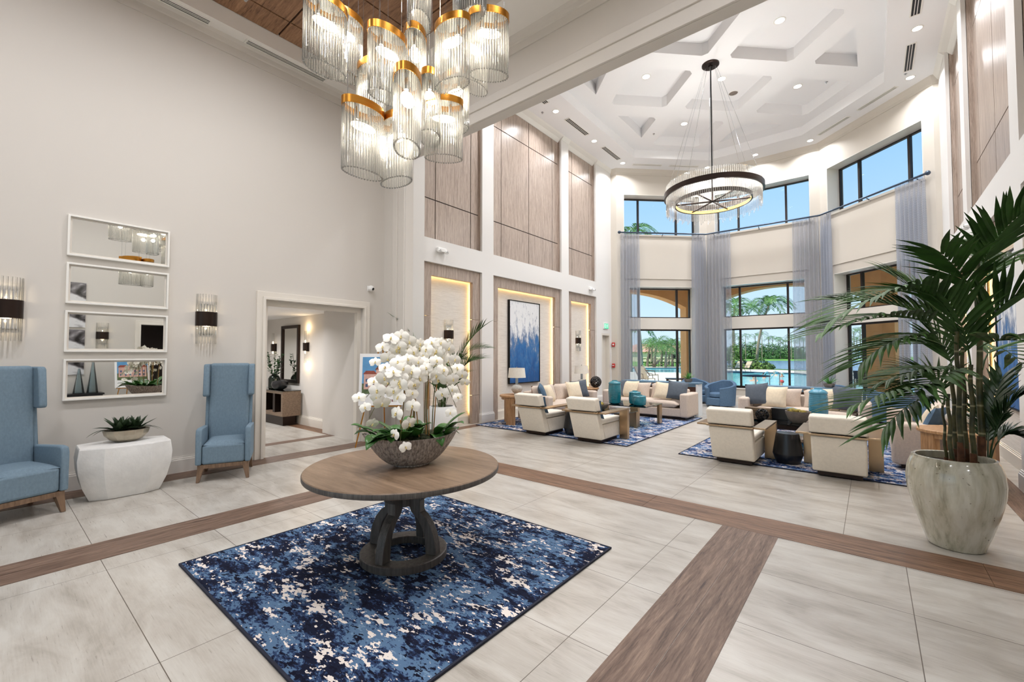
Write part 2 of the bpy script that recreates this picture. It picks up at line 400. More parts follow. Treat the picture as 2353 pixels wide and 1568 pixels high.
def tag(o, label=None, cat=None, group=None, kind=None):
    if label: o['label'] = label
    if cat: o['category'] = cat
    if group: o['group'] = group
    if kind: o['kind'] = kind
    return o
def thing(name, label, cat, loc=(0, 0, 0), rotz=0, group=None):
    o = bpy.data.objects.new(name, None); C.objects.link(o); o.empty_display_size = .1
    o.location = loc; o.rotation_euler = (0, 0, rotz)
    return tag(o, label, cat, group)
def struct(name, mb, mat, **kw):
    o = mb.build(name, mat, **kw); o['kind'] = 'structure'; return o
def part(parent, name, mb, mat, label=None, **kw):
    o = mb.build(name, mat, parent, **kw)
    if label: o['label'] = label
    return o
def kids(o): return [c for c in C.objects if c.parent == o] if False else list(o.children)
def dup(root, loc, rotz=None, label=None, group=None):
    r = root.copy(); C.objects.link(r); r.location = loc
    if rotz is not None: r.rotation_euler = (0, 0, rotz)
    if label: r['label'] = label
    if group: r['group'] = group
    def rec(src, dst):
        for ch in list(src.children):
            c = ch.copy(); C.objects.link(c); c.parent = dst; rec(ch, c)
    rec(root, r)
    return r
def light(name, typ, loc, power, col=(255, 240, 220), rot=(0, 0, 0), **kw):
    l = bpy.data.lights.new(name, typ); l.energy = power; l.color = lin(col)[:3]
    for k, v in kw.items(): setattr(l, k, v)
    o = bpy.data.objects.new(name, l); C.objects.link(o); o.location = loc; o.rotation_euler = rot
    return o

def grid_faces(mb, us, vs, solid, mp, w0, w1, mi=0):
    """solid cells of a u-v grid extruded from w0 to w1, only outer faces"""
    V = {}
    def vert(i, j, k):
        if (i, j, k) not in V: V[(i, j, k)] = mb.bm.verts.new(mp(us[i], vs[j], (w0, w1)[k]))
        return V[(i, j, k)]
    nu, nv = len(us)-1, len(vs)-1
    sol = lambda i, j: 0 <= i < nu and 0 <= j < nv and solid((us[i]+us[i+1])/2, (vs[j]+vs[j+1])/2)
    for i in range(nu):
        for j in range(nv):
            if not sol(i, j): continue
            q = [(i, j), (i+1, j), (i+1, j+1), (i, j+1)]
            mb.bm.faces.new([vert(a, b, 0) for a, b in q]).material_index = mi
            mb.bm.faces.new([vert(a, b, 1) for a, b in q[::-1]]).material_index = mi
            for (di, dj), (a, b) in (((0, -1), (0, 1)), ((1, 0), (1, 2)), ((0, 1), (2, 3)), ((-1, 0), (3, 0))):
                if not sol(i+di, j+dj):
                    A, B = q[a], q[b]
                    mb.bm.faces.new([vert(*A, 0), vert(*B, 0), vert(*B, 1), vert(*A, 1)]).material_index = mi
    return mb
def wall_holes(u0, u1, v0, v1, holes, mp, w0, w1):
    us = sorted({u0, u1, *[h[0] for h in holes], *[h[1] for h in holes]}); vs = sorted({v0, v1, *[h[2] for h in holes], *[h[3] for h in holes]})
    us = [u for u in us if u0-1e-6 <= u <= u1+1e-6]; vs = [v for v in vs if v0-1e-6 <= v <= v1+1e-6]
    def solid(u, v): return not any(h[0] < u < h[1] and h[2] < v < h[3] for h in holes)
    return grid_faces(MB(), us, vs, solid, mp, w0, w1)
LOBBY_W, LOUNGE_W, CHAND_W, PEND_W, SUN_W, SKY_W, EXPO = 54, 32, 36, 7, 4.8, 1.1, .15
# ================================================================== THE SETTING
from mathutils.geometry import tessellate_polygon
XL, XR = -7.07, 1.36          # lounge side walls
LX, RX = -7.29, 1.52          # lobby side walls
YF, YB, YR = 4.93, 5.11, -3.2 # beam front / back, rear wall
ZS, ZW = 6.31, 6.545          # lobby soffit, wooden tray
ZC, ZK, ZT = 8.185, 8.45, 8.74  # lounge soffit, coffer grid, coffer tops
CX = -2.8

def mold(path, prof, side=1, closed=False):
    """sweep a profile (offset towards `side`, z) along a horizontal polyline with mitred corners"""
    mb = MB(); P = [Vector((*p, 0)) for p in path]; n = len(P); rows = []
    for i in range(n):
        a = P[i-1] if (i or closed) else None; b = P[(i+1) % n] if (i < n-1 or closed) else None
        ns = []
        for s, e in ((a, P[i]), (P[i], b)):
            if s is None or e is None: continue
            d = (e-s).normalized(); ns.append(Vector((-d.y, d.x, 0))*side)
        m = sum(ns, Vector())/len(ns); m = m/max(.3, m.dot(ns[0]))
        rows.append([mb.bm.verts.new((P[i].x+m.x*o, P[i].y+m.y*o, z)) for o, z in prof])
    k = len(prof); rng = range(n if closed else n-1)
    for i in rng:
        A, B = rows[i], rows[(i+1) % n]
        for j in range(k): mb.bm.faces.new([A[j], B[j], B[(j+1) % k], A[(j+1) % k]])
    if not closed: mb.bm.faces.new(rows[0][::-1]); mb.bm.faces.new(rows[-1])
    return mb
def flat(polys, z, up=True):
    mb = MB(); pts = [Vector((x, y, 0)) for p in polys for x, y in p]
    vs = [mb.bm.verts.new((p.x, p.y, z)) for p in pts]
    for t in tessellate_polygon([[Vector((x, y, 0)) for x, y in p] for p in polys]):
        f = mb.bm.faces.new([vs[i] for i in t]); f.normal_update()
        if (f.normal.z > 0) != up: f.normal_flip()
    return mb
def rect(x0, x1, y0, y1): return [(x0, y0), (x1, y0), (x1, y1), (x0, y1)]
XZ = lambda y0: (lambda u, v, w: (u, w, v))
YZ = lambda u, v, w: (w, u, v)

# ---- floors and inlays
struct('floor', MB().box(LX-.1, RX+.1, YR-.2, 4.46, -.1, 0), 'tile')
struct('floor', MB().box(-7.6, 1.9, 4.91, 17.4, -.1, 0), 'tile_lounge')
struct('floor', MB().box(-12.2, LX-.1, 2.3, 4.8, -.1, 0), 'tile_hall')
n_trim = [0]
def trim(mb, mat, **kw):
    n_trim[0] += 1; return struct('trim_%d' % n_trim[0], mb, mat, **kw)
E_ = .0025
def plank(x0, x1, y0, y1, axis, joints, split=None):
    """flush timber border strip with butt joints (thin gaps)"""
    mb = MB(); g = .0015
    cuts = [x0 if axis == 0 else y0, *joints, x1 if axis == 0 else y1]
    cr = [y0, *(split or []), y1] if axis == 0 else [x0, *(split or []), x1]
    for a, b in zip(cuts, cuts[1:]):
        for c, d in zip(cr, cr[1:]):
            if axis == 0: mb.box(a+g, b-g, c+g, d-g, -.02, E_)
            else: mb.box(c+g, d-g, a+g, b-g, -.02, E_)
    return mb
trim(plank(-5.11, -4.67, YR, 4.46, 1, [-1.1, 2.12], [-4.89]), 'woodfloor_y', smooth=0)
trim(plank(-1.107, -.655, YR, 4.46, 1, [.6, 1.63], [-.88]), 'woodfloor_y', smooth=0)
trim(plank(LX, RX, 4.46, 4.91, 0, [-4.9, -1.9, .63], [4.685]), 'woodfloor', smooth=0)
trim(plank(LX, -6.89, YR, 4.46, 1, [-.3, 1.6, 3.3]), 'woodfloor_y', smooth=0)
trim(plank(-7.05, -6.8, 5.0, 14.1, 1, [7.2, 9.9]), 'woodfloor_y', smooth=0)
trim(plank(1.1, 1.34, 5.0, 14.1, 1, [7.2, 9.9]), 'woodfloor_y', smooth=0)
trim(plank(-8.42, -8.2, 2.6, 4.68, 1, []), 'woodfloor_y', smooth=0)
trim(plank(-12, -8.45, 4.42, 4.68, 0, [-10]), 'woodfloor', smooth=0)

# ---- lobby walls
struct('wall_left', wall_holes(YR-.2, YB, 0, 6.7, [(2.78, 4.48, -.01, 2.46)], YZ, LX, LX-.16), 'wall', smooth=0)
struct('wall_right', wall_holes(YR-.2, YB, 0, 6.7, [(2.85, 4.48, -.01, 2.46)], YZ, RX, RX+.16), 'wall', smooth=0)
struct('wall_rear', wall_holes(LX-.2, RX+.2, 0, 6.7, [(-6.2, .4, -.01, 3.3)], XZ(0), YR, YR-.2), 'wall', smooth=0)
struct('wall_beam', wall_holes(-7.62, 1.92, 0, 8.9, [(-6.62, 1.0, -.01, 5.295)], XZ(0), YF, YB), 'wall', smooth=0)
# casing round the wide opening, stepped like the photo's
mb = MB()
grid_faces(mb, [-6.94, -6.62, 1.0, 1.32], [0, 5.295, 5.6], lambda u, v: u < -6.62 or u > 1.0 or v > 5.295, XZ(0), YF-.035, YF)
grid_faces(mb, [-6.94, -6.80, 1.18, 1.32], [0, 5.47, 5.6], lambda u, v: u < -6.8 or u > 1.18 or v > 5.47, XZ(0), YF-.06, YF-.03)
trim(mb, 'wall', bevel=.008, smooth=0)
# reveal of the wide opening facing the lounge side is paler
# crown mould + soffit + fascia + wooden tray
cr = [(0, 6.08), (.02, 6.08), (.02, 6.2), (.035, 6.215), (.05, 6.27), (.085, 6.31), (0, 6.31)]
trim(mold([(LX, YR), (LX, YF), (RX, YF), (RX, YR)], cr, -1), 'wall', smooth=0)
ti = rect(-7.0, 1.23, -2.3, 4.27); to = rect(LX, RX, YR, YF)
struct('ceiling', flat([to, ti], ZS, False), 'soffit', smooth=0)
mb = MB()
for (a, b) in zip(ti, ti[1:]+ti[:1]):
    v = [mb.bm.verts.new(p) for p in ((*a, ZS), (*b, ZS), (*b, ZW+.03), (*a, ZW+.03))]; mb.bm.faces.new(v)
trim(mb, 'soffit', smooth=0)
wc = struct('ceiling', MB().box(-7.05, 1.28, -2.35, 4.32, ZW+.03, ZW+.08), 'dark_gap')
gx = [-7.0]+[-6.57+1.2283*k for k in range(7)]+[1.23]; gy = [-2.3]+[2.79-1.228*k for k in range(4, -1, -1)]+[4.018, 4.27]
for i in range(len(gx)-1):
    for j in range(len(gy)-1):
        g = .012
        p = MB().box(gx[i]+g, gx[i+1]-g, gy[j]+g, gy[j+1]-g, ZW, ZW+.035).build('ceiling_panel', 'woodceil', wc, smooth=0)
struct('ceiling', MB().box(LX-.2, RX+.2, YR-.2, YF, 6.66, 6.7), 'ceil')
# baseboards: tall board with two beads
def base_prof(h=.215): return [(0, 0), (.026, 0), (.026, h*.8), (.018, h*.82), (.018, h*.9), (.01, h*.93), (.01, h), (0, h)]
def baseboard(name, path, side=1, h=.215, mat='trim'): return struct(name, mold(path, base_prof(h), side), mat, smooth=0)
baseboard('baseboard_left', [(LX, YR), (LX, 2.66)], -1, mat='wall')
baseboard('baseboard_left', [(LX, 4.61), (LX, YF)], -1, mat='wall')
baseboard('baseboard_right', [(RX, YR), (RX, 2.72)], 1, mat='wall')
baseboard('baseboard_right', [(RX, 4.61), (RX, YF)], 1, mat='wall')
# door casing of the corridor opening (proud of the wall) and lobby right opening
def casing(name_mat, u0, u1, v1, wdt, mp, a, b):
    mb = MB(); grid_faces(mb, [u0-wdt, u0, u1, u1+wdt], [0, v1, v1+wdt], lambda u, v: u < u0 or u > u1 or v > v1, mp, a, b)
    grid_faces(mb, [u0-wdt*.35, u0, u1, u1+wdt*.35], [0, v1, v1+wdt*.35], lambda u, v: u < u0 or u > u1 or v > v1, mp, b, b+(b-a)*.4)
    return trim(mb, name_mat, bevel=.006, smooth=0)
casing('trim', 2.78, 4.48, 2.46, .125, YZ, LX, LX+.05)
casing('trim', 2.85, 4.48, 2.46, .125, YZ, RX, RX-.05)
# deep jambs of the corridor opening, one step narrower
mb = MB(); grid_faces(mb, [2.78, 2.85, 4.41, 4.48], [0, 2.38, 2.46], lambda u, v: u < 2.85 or u > 4.41 or v > 2.38, YZ, LX-.16, LX-.06)
trim(mb, 'trim', smooth=0)

# ---- corridor beyond the left opening
struct('wall_corridor_right', MB().box(-12.3, -8.7, 4.7, 4.85, 0, 2.7), 'wall')
struct('wall_corridor_jamb', MB().box(-8.7, LX-.16, 4.46, 4.85, 0, 2.7), 'wall')
struct('wall_corridor_left', MB().box(-12.3, LX-.16, 2.2, 2.4, 0, 2.7), 'wall')
struct('wall_corridor_end', MB().box(-12.5, -12.3, 2.2, 4.85, 0, 2.7), 'wall')
struct('ceiling_corridor', MB().box(-12.4, LX-.16, 2.2, 4.85, 2.5, 2.7), 'ceil')
baseboard('baseboard_corridor', [(-12.3, 4.7), (-8.7, 4.7)], -1)

# ---- room beyond the lobby's right opening (only seen in the mirrors)
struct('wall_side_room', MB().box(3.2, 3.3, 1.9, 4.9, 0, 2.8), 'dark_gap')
struct('floor_side_room', MB().box(RX+.1, 3.3, 1.9, 4.9, -.1, 0), 'tile_hall')
struct('ceiling_side_room', MB().box(RX+.16, 3.3, 1.9, 4.9, 2.6, 2.8), 'ceil')
struct('wall_side_room', MB().box(RX+.16, 3.3, 1.8, 1.9, 0, 2.8), 'wall'); struct('wall_side_room', MB().box(RX+.16, 3.3, 4.8, 4.9, 0, 2.8), 'wall')

# ---- rear glazing behind the camera: the entrance that lets daylight in
wr = thing('window_1', None, None); wr['kind'] = 'structure'
mb = MB()
for x in (-6.2, -4.55, -2.9, -1.25, .34): mb.box(x, x+.06, YR-.16, YR-.08, 0, 3.3)
for z in (0, 2.3, 3.24): mb.box(-6.2, .4, YR-.16, YR-.08, z, z+.06)
part(wr, 'window_frame', mb, 'frame_dark', smooth=0)
for k in range(4):
    x = -6.14+1.65*k; part(wr, 'window_pane', MB().box(x, x+1.59, YR-.13, YR-.12, .06, 3.24), 'pane', smooth=0)
struct('unseen_sun_blocker', MB().box(-9, 4, -10, YR-.2, 4.2, 4.6), 'ceil')  # unseen slab added to keep direct sun out of the rear glazing
struct('driveway', MB().box(-30, 30, -40, YR-.2, -.15, -.03), plain('pale pavers', (214, 206, 194), .8, var=.06))

# ---- lounge ceiling: border, step, diamond coffers
oct_ = [(-5.95, 7.75), (-4.1, 6.0), (-1.47, 6.0), (.38, 7.75), (.38, 13.68), (-1.47, 15.46), (-4.1, 15.46), (-5.95, 13.68)]
outer = [(-7.5, YB), (1.8, YB), (1.8, 17.2), (-7.5, 17.2)]
struct('ceiling', flat([outer, oct_], ZC, False), 'ceil', smooth=0)
mb = MB()
for a, b in zip(oct_, oct_[1:]+oct_[:1]):
    mb.bm.faces.new([mb.bm.verts.new(p) for p in ((*a, ZC), (*b, ZC), (*b, ZK), (*a, ZK))])
trim(mb, 'ceil', smooth=0)
def clip_poly(poly, ax, val, keep_less):
    out = []
    for a, b in zip(poly, poly[1:]+poly[:1]):
        ia = (a[ax] <= val) == keep_less; ib = (b[ax] <= val) == keep_less
        if ia: out.append(a)
        if ia != ib:
            k = (val-a[ax])/(b[ax]-a[ax]); out.append((a[0]+(b[0]-a[0])*k, a[1]+(b[1]-a[1])*k))
    return out
sd, q = 1.10, 1.03
coffers = []
for i in range(-2, 3):
    for j in range(-4, 4):
        if (i+j) % 2 == 0: continue
        cx, cy = -2.78+1.475*i, 10.75+1.475*j
        if (i, j) == (0, 0): continue
        e = sd-q
        dm = [(cx+q, cy-e), (cx+q, cy+e), (cx+e, cy+q), (cx-e, cy+q), (cx-q, cy+e), (cx-q, cy-e), (cx-e, cy-q), (cx+e, cy-q)]
        for ax, v, kl in ((0, -5.45, False), (0, -.1, True), (1, 14.95, True), (1, 6.5, False)): dm = clip_poly(dm, ax, v, kl) if dm else dm
        if len(dm) < 3: continue
        xs = [p[0] for p in dm]; ys = [p[1] for p in dm]
        if max(xs)-min(xs) < .25 or max(ys)-min(ys) < .25: continue
        # keep inside the octagon's chamfers
        if any(abs(p[0]-CX+.015) > 2.55 and abs(p[1]-10.72) > 3.15 for p in dm) and abs(i) == 2: continue
        coffers.append((dm, i, j))
struct('ceiling', flat([oct_]+[c[0] for c in coffers], ZK, False), 'ceil', smooth=0)
mb = MB()
for dm, i, j in coffers:
    for a, b in zip(dm, dm[1:]+dm[:1]):
        mb.bm.faces.new([mb.bm.verts.new(p) for p in ((*a, ZK), (*b, ZK), (*b, ZT), (*a, ZT))])
    mb.bm.faces.new([mb.bm.verts.new((*p, ZT)) for p in dm])
struct('ceiling_coffers', mb, 'ceil', smooth=0)
struct('roof', MB().box(-7.8, 2.1, YB-.2, 17.6, 8.85, 9.0), 'ceil')

# ---- lounge side walls with wood lined niches
BAYS = [(5.744, 7.478), (7.88, 10.927), (11.322, 13.045)]
def side_wall(side):
    """side=-1 left wall, +1 right wall; everything mirrored about the room's axis"""
    X0 = XL if side < 0 else XR
    mx = lambda d: X0+side*d            # d = depth into the wall
    nm = 'left' if side < 0 else 'right'
    holes = [(a, b, 0, 3.545) for a, b in BAYS]+[(a, b, 4.05, ZC+.02) for a, b in BAYS]
    if side < 0: holes.append((13.4, 14.0, -.01, 2.34))
    f = lambda u, v, w: (mx(w), u, v)
    struct('wall_lounge_'+nm, wall_holes(YB, 14.14, 0, ZC+.02, holes, f, 0, .066), 'wall_white', smooth=0)
    struct('wall_lounge_'+nm, MB().box(*sorted((mx(.34), mx(.44))), YB, 14.7, 0, 8.9), 'wall_white')
    # painted back faces between bays
    # upper bays: veneer boards with dark reveals on a dark backing
    V = {0: [6.147, 7.225], 1: [8.32, 9.483, 10.63], 2: [11.73, 12.81]}
    for k, (a, b) in enumerate(BAYS):
        bk = struct('wall_panelling_'+nm, MB().box(*sorted((mx(.15), mx(.17))), a-.02, b+.02, 4.0, ZC+.03), 'dark_gap')
        ys = [a, *V[k], b]; zs = [4.05, 4.94, 7.36, ZC+.02]; g = .011
        for i in range(len(ys)-1):
            for j in range(3):
                y0 = ys[i]+(g if i else 0); y1 = ys[i+1]-(g if i < len(ys)-2 else 0)
                MB().box(*sorted((mx(.137), mx(.155))), y0, y1, zs[j]+(g if j else 0), zs[j+1]-(g if j < 2 else 0)).build('veneer_panel', 'panel', bk, smooth=0)
        mb = MB()
        for y0, y1 in ((a-.02, a+.0), (b, b+.02)): mb.box(*sorted((mx(.06), mx(.16))), y0, y1, 4.05, ZC)
        trim(mb, 'panel', smooth=0)
        # lower bays: veneer frame standing off a grasscloth wall, lit from behind
        struct('wall_niche_'+nm, MB().box(*sorted((mx(.22), mx(.25))), a-.05, b+.05, 0, 3.6), 'grass_cloth')
        fr = thing('wall_frame_'+nm, None, None); fr['kind'] = 'structure'
        fw = .245; hz = 3.285; g = .004
        for (y0, y1) in ((a, a+fw), (b-fw, b)):
            for z0, z1 in ((0, .66), (.66, 2.42), (2.42, 3.545)):
                MB().box(*sorted((mx(.07), mx(.165))), y0, y1, z0+(g if z0 else 0.003), z1-g).build('veneer_panel', 'panel', fr, smooth=0)
        cuts = [a+fw, b-fw] if k != 1 else [a+fw, 9.483, b-fw]
        for y0, y1 in zip(cuts, cuts[1:]):
            MB().box(*sorted((mx(.07), mx(.165))), y0+g, y1-g, hz, 3.545-g).build('veneer_panel', 'panel', fr, smooth=0)
        # warm led strips tucked behind the inner edge of the frame
        mb = MB()
        for y0, y1 in ((a+fw-.07, a+fw-.05), (b-fw+.05, b-fw+.07)): mb.box(*sorted((mx(.1665), mx(.174))), y0, y1, .25, hz)
        mb.box(*sorted((mx(.1665), mx(.174))), a+fw, b-fw, hz+.05, hz+.07)
        mb.build('led_strip', 'led_warm', fr, smooth=0)
        baseboard('baseboard_niche_'+nm, [(mx(.22), a+fw), (mx(.22), b-fw)], side if side > 0 else -1, .22)
    # column plinth boards
    for y0, y1 in ((5.12, 5.744), (7.478, 7.88), (10.927, 11.322), (13.045, 13.4 if side < 0 else 14.13)):
        p = [(mx(.066), y0), (mx(0), y0), (mx(0), y1), (mx(.066), y1)]
        baseboard('baseboard_'+nm, p, -side*-1 if side > 0 else -1, .235, 'wall_white')
    # crown: one length per bay, ends square against the columns
    prof = [(0, 8.03), (.02, 8.03), (.05, 8.06), (.1, 8.12), (.2, 8.16), (.24, 8.185), (0, 8.185)]
    for a, b in BAYS: trim(mold([(mx(.135), a), (mx(.135), b)], prof, side if side > 0 else -1), 'trim_white', smooth=0)
    pr2 = [(0, 8.08), (.015, 8.08), (.03, 8.1), (.07, 8.15), (.1, 8.185), (0, 8.185)]
    for y0, y1 in ((YB, 5.744), (7.478, 7.88), (10.927, 11.322), (13.045, 14.13)): trim(mold([(X0, y0), (X0, y1)], pr2, side if side > 0 else -1), 'trim_white', smooth=0)
side_wall(-1); side_wall(1)

# ---- the bay: three window walls
PA, PB, PC, PE = Vector((-6.85, 14.14)), Vector((-4.47, 16.47)), Vector((-1.12, 16.47)), Vector((1.26, 14.14))
struct('wall_bay_left', MB().box(-7.6, -6.85, 14.14, 14.7, 0, 8.9), 'facet'); struct('wall_bay_right', MB().box(1.26, 1.9, 14.14, 14.7, 0, 8.9), 'facet')
def facet(P0, P1, nm, wn):
    d = (P1-P0); L = d.length; d = d/L; n = Vector((-d.y, d.x))
    mp = lambda u, v, w: (P0.x+d.x*u+n.x*w, P0.y+d.y*u+n.y*w, v)
    up = (.265, L-.265, 5.86, 7.30); lo = (.44, L-.44, .47, 4.02)
    struct('wall_bay_'+nm, wall_holes(0, L, 0, 8.9, [up, lo], mp, 0, .55), 'facet', smooth=0)
    for (u0, u1, v0, v1) in (up, lo):   # white liners: sky light on the deep reveals put into their paint colour
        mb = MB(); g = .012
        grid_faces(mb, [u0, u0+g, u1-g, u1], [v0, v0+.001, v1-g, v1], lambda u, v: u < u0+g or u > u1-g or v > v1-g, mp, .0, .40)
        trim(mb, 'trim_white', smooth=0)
    # a raised upholstered-look panel between the windows
    mb = MB(); grid_faces(mb, [.3, L-.3], [4.28, 5.7], lambda u, v: True, mp, -.03, 0); trim(mb, 'facet', bevel=.006, smooth=0)
    mb = MB(); grid_faces(mb, [.2, L-.2], [5.8, 5.86], lambda u, v: True, mp, -.05, 0); trim(mb, 'trim', smooth=0)
    for (u0, u1, v0, v1), mids, nmk in ((up, [], 0), (lo, [(2.52, 2.93)], 1)):
        W = thing('window_%d' % wn[nmk], None, None); W['kind'] = 'structure'
        mb = MB(); t = .05
        us = [u0, u0+t, L/2-.75, L/2-.69, L/2+.69, L/2+.75, u1-t, u1]
        vs = [v0, v0+t]+([2.47, 2.52, 2.93, 2.97] if nmk else [])+[v1-t, v1]
        def solid(u, v):
            if nmk and 2.52 < v < 2.93: return False
            return u < u0+t or u > u1-t or abs(abs(u-L/2)-.72) < .03 or v < v0+t or v > v1-t or (nmk and 2.47 < v < 2.97)
        grid_faces(mb, us, vs, solid, mp, .40, .48)
        part(W, 'window_frame', mb, 'frame_dark', smooth=0)
        bands = [(v0+t, 2.47), (2.97, v1-t)] if nmk else [(v0+t, v1-t)]
        for va, vb in bands:
            for ua, ub in ((u0+t, L/2-.75), (L/2-.69, L/2+.69), (L/2+.75, u1-t)):
                m2 = MB(); grid_faces(m2, [ua, ub], [va, vb], lambda u, v: True, mp, .435, .445); part(W, 'window_pane', m2, 'pane', smooth=0)
        if nmk:
            m2 = MB(); grid_faces(m2, [u0, u1], [2.52, 2.93], lambda u, v: True, mp, .3, .55); part(W, 'transom_band', m2, 'trim', smooth=0)
        m2 = MB(); grid_faces(m2, [u0-.02, u1+.02], [v0-.04, v0], lambda u, v: True, mp, -.03, .4); part(W, 'window_sill', m2, 'trim_white', smooth=0)
    return mp, L
F1 = facet(PA, PB, 'first', (2, 3)); F2 = facet(PB, PC, 'middle', (4, 5)); F3 = facet(PC, PE, 'last', (6, 7))
bay = [(-7.07, 14.14), tuple(PA), tuple(PB), tuple(PC), tuple(PE), (1.36, 14.14)]
trim(mold(bay, [(0, 8.0), (.018, 8.0), (.018, 8.075), (.04, 8.1), (.09, 8.16), (.12, 8.185), (0, 8.185)], -1), 'facet', smooth=0)
baseboard('baseboard_bay', bay, -1)

# ---- service door in the far left corner
D = thing('door_1', None, None, (XL-.2, 13.4, 0)); D['kind'] = 'structure'
part(D, 'door_leaf', MB().box(0, .05, .06, .56, .01, 2.26), 'trim', smooth=0)
mb = MB(); mb.box(0, .2, 0, .06, 0, 2.34); mb.box(0, .2, .56, .6, 0, 2.34); mb.box(0, .2, .06, .56, 2.27, 2.34); part(D, 'door_frame', mb, 'trim', smooth=0)
mb = MB(); mb.tube([(.05, .12, 1.0), (.1, .12, 1.0), (.1, .22, 1.0)], .012); mb.box(.05, .06, .1, .14, .92, 1.08); part(D, 'door_handle', mb, 'black_metal')
# ================================================================== OUTSIDE THE WINDOWS
F_ = Vector((-.6354, .7722)); Rr = Vector((.7722, .6354))
def at(px, d): return Rr*((px-1176.5)/1000.8*d)+F_*d      # a bearing and a distance to a ground point
M['deck'] = plain('pool deck', (226, 212, 190), .8, var=.05, scale=1.2)
M['stucco'] = plain('sand stucco', (232, 174, 116), .9, var=.05, scale=3, bump=.5, bscale=60)
M['lawn'] = plain('lawn', (122, 168, 62), .9, var=.25, scale=.15)
M['hedge'] = plain('hedge leaves', (70, 112, 44), .6, var=.4, scale=1.5)
M['bush'] = plain('shrub leaves', (96, 124, 52), .6, var=.4, scale=1.2)
M['tree'] = plain('tree leaves', (96, 132, 74), .6, var=.4, scale=.5)
M['frond'] = plain('coconut frond', (104, 142, 70), .5, var=.35, scale=.6)
M['trunk'] = plain('palm trunk', (150, 134, 116), .85, var=.15, scale=1)
M['house'] = plain('cream house wall', (238, 220, 192), .8, var=.03)
M['roof'] = plain('pink tile roof', (214, 160, 136), .8, var=.1, scale=2)
M['umbrella_black'] = plain('black canopy', (28, 30, 36), .6)
M['sling'] = plain('tan sling fabric', (200, 178, 148), .7, var=.05)
M['chair_brown'] = plain('brown chair frame', (84, 62, 46), .4, .3)
M['skin'] = plain('skin', (226, 166, 136), .5, var=.04); M['skin2'] = plain('tanned skin', (204, 140, 108), .5, var=.04)
M['hair_dark'] = plain('dark hair', (38, 32, 30), .6, var=.2); M['hair_grey'] = plain('grey hair', (190, 182, 172), .6, var=.1); M['cap_red'] = plain('red cap', (206, 74, 66), .7)
def m_water(name, c1, c2, sc, b):
    t = NT(name); f = t.noise(t.coord((1, 1, 1)), sc, 3, .6, 1)
    return t.done(t.bsdf(t.ramp(f, [(.35, lin(c1)), (.65, lin(c2))]), .12, 0, t.bump(f, b, .1), .4))
M['pool'] = m_water('pool water', (84, 196, 204), (150, 228, 226), .9, .25); M['lake'] = m_water('lake water', (92, 138, 192), (140, 178, 216), .35, .5)

pool = [tuple(at(*p)) for p in ((1380, 56), (1600, 54), (1665, 43), (1830, 39), (1905, 33), (2010, 26), (2120, 22.5), (2120, 17.5), (1900, 18.4), (1640, 20.5), (1585, 27), (1560, 40), (1380, 42))]
lake = [tuple(at(*p)) for p in ((1668, 56), (1760, 58), (1860, 50), (2000, 44), (2300, 42), (2700, 60), (2700, 150), (2000, 135), (1640, 126), (1560, 110))]
deck_poly = [(-16, 14.8), (-6.9, 14.8), (-4.6, 17.05), (-1, 17.05), (1.4, 14.8), (16, 14.8), (16, 34)]+[tuple(at(*p)) for p in ((2050, 37), (1900, 42), (1760, 48), (1660, 50), (1600, 60), (1300, 62))]
struct('pool_deck', flat([deck_poly, pool], -.02), 'deck', smooth=0)
struct('pool_deck', MB().box(-17, 17, 14.75, 17.2, -.3, -.045), 'deck')
struct('pool_water', flat([pool], -.14), 'pool', smooth=0)
mb = MB()
for a, b in zip(pool, pool[1:]+pool[:1]): mb.bm.faces.new([mb.bm.verts.new(p) for p in ((*a, -.02), (*b, -.02), (*b, -.4), (*a, -.4))])
struct('pool_edge', mb, plain('pool waterline tile', (70, 96, 110), .4), smooth=0)
struct('lawn', flat([[(-400, 14), (400, 14), (400, 520), (-400, 520)], pool], -.22), 'lawn', smooth=0)
struct('lake', flat([lake], -.2), 'lake', smooth=0)
# loggia: arches all round the bay
LD = 3.5
def offs(P, k): return P+Vector((k, 1))*LD
LB, LC = offs(PB, -.4142), offs(PC, .4142)
n1 = Vector((-.7, .714)); n3 = Vector((.714, .7))
LA = PA+n1*LD+(PA-PB).normalized()*1.45; LE = PE+n3*LD+(PE-PC).normalized()*1.45
def arch_wall(P0, P1, nm):
    d = P1-P0; L = d.length; d = d/L; n = Vector((-d.y, d.x))
    a, b = .45, L-.45; sp, rise = 3.68, .66; r = (((b-a)/2)**2+rise*rise)/(2*rise); cu = L/2; cz = sp+rise-r
    arc = []; ang = math.asin((b-a)/2/r)
    for i in range(25):
        t = ang-2*ang*i/24; arc.append((cu+r*math.sin(t), cz+r*math.cos(t)))
    poly = [(0, -.1), (a, -.1)]+arc[::-1]+[(b, -.1), (L, -.1), (L, 5.3), (0, 5.3)]
    mp = lambda u, v, w: (P0.x+d.x*u+n.x*w, P0.y+d.y*u+n.y*w, v)
    mb = MB(); tess = tessellate_polygon([[Vector((u, v, 0)) for u, v in poly]])
    A = [mb.bm.verts.new(mp(u, v, 0)) for u, v in poly]; B = [mb.bm.verts.new(mp(u, v, .55)) for u, v in poly]
    for t in tess: mb.bm.faces.new([A[i] for i in t]); mb.bm.faces.new([B[i] for i in t[::-1]])
    k = len(poly)
    for i in range(k): mb.bm.faces.new([A[i], A[(i+1) % k], B[(i+1) % k], B[i]])
    struct('wall_loggia_'+nm, mb, 'stucco', smooth=20)
arch_wall(LA, LB, 'first'); arch_wall(LB, LC, 'middle'); arch_wall(LC, LE, 'last')
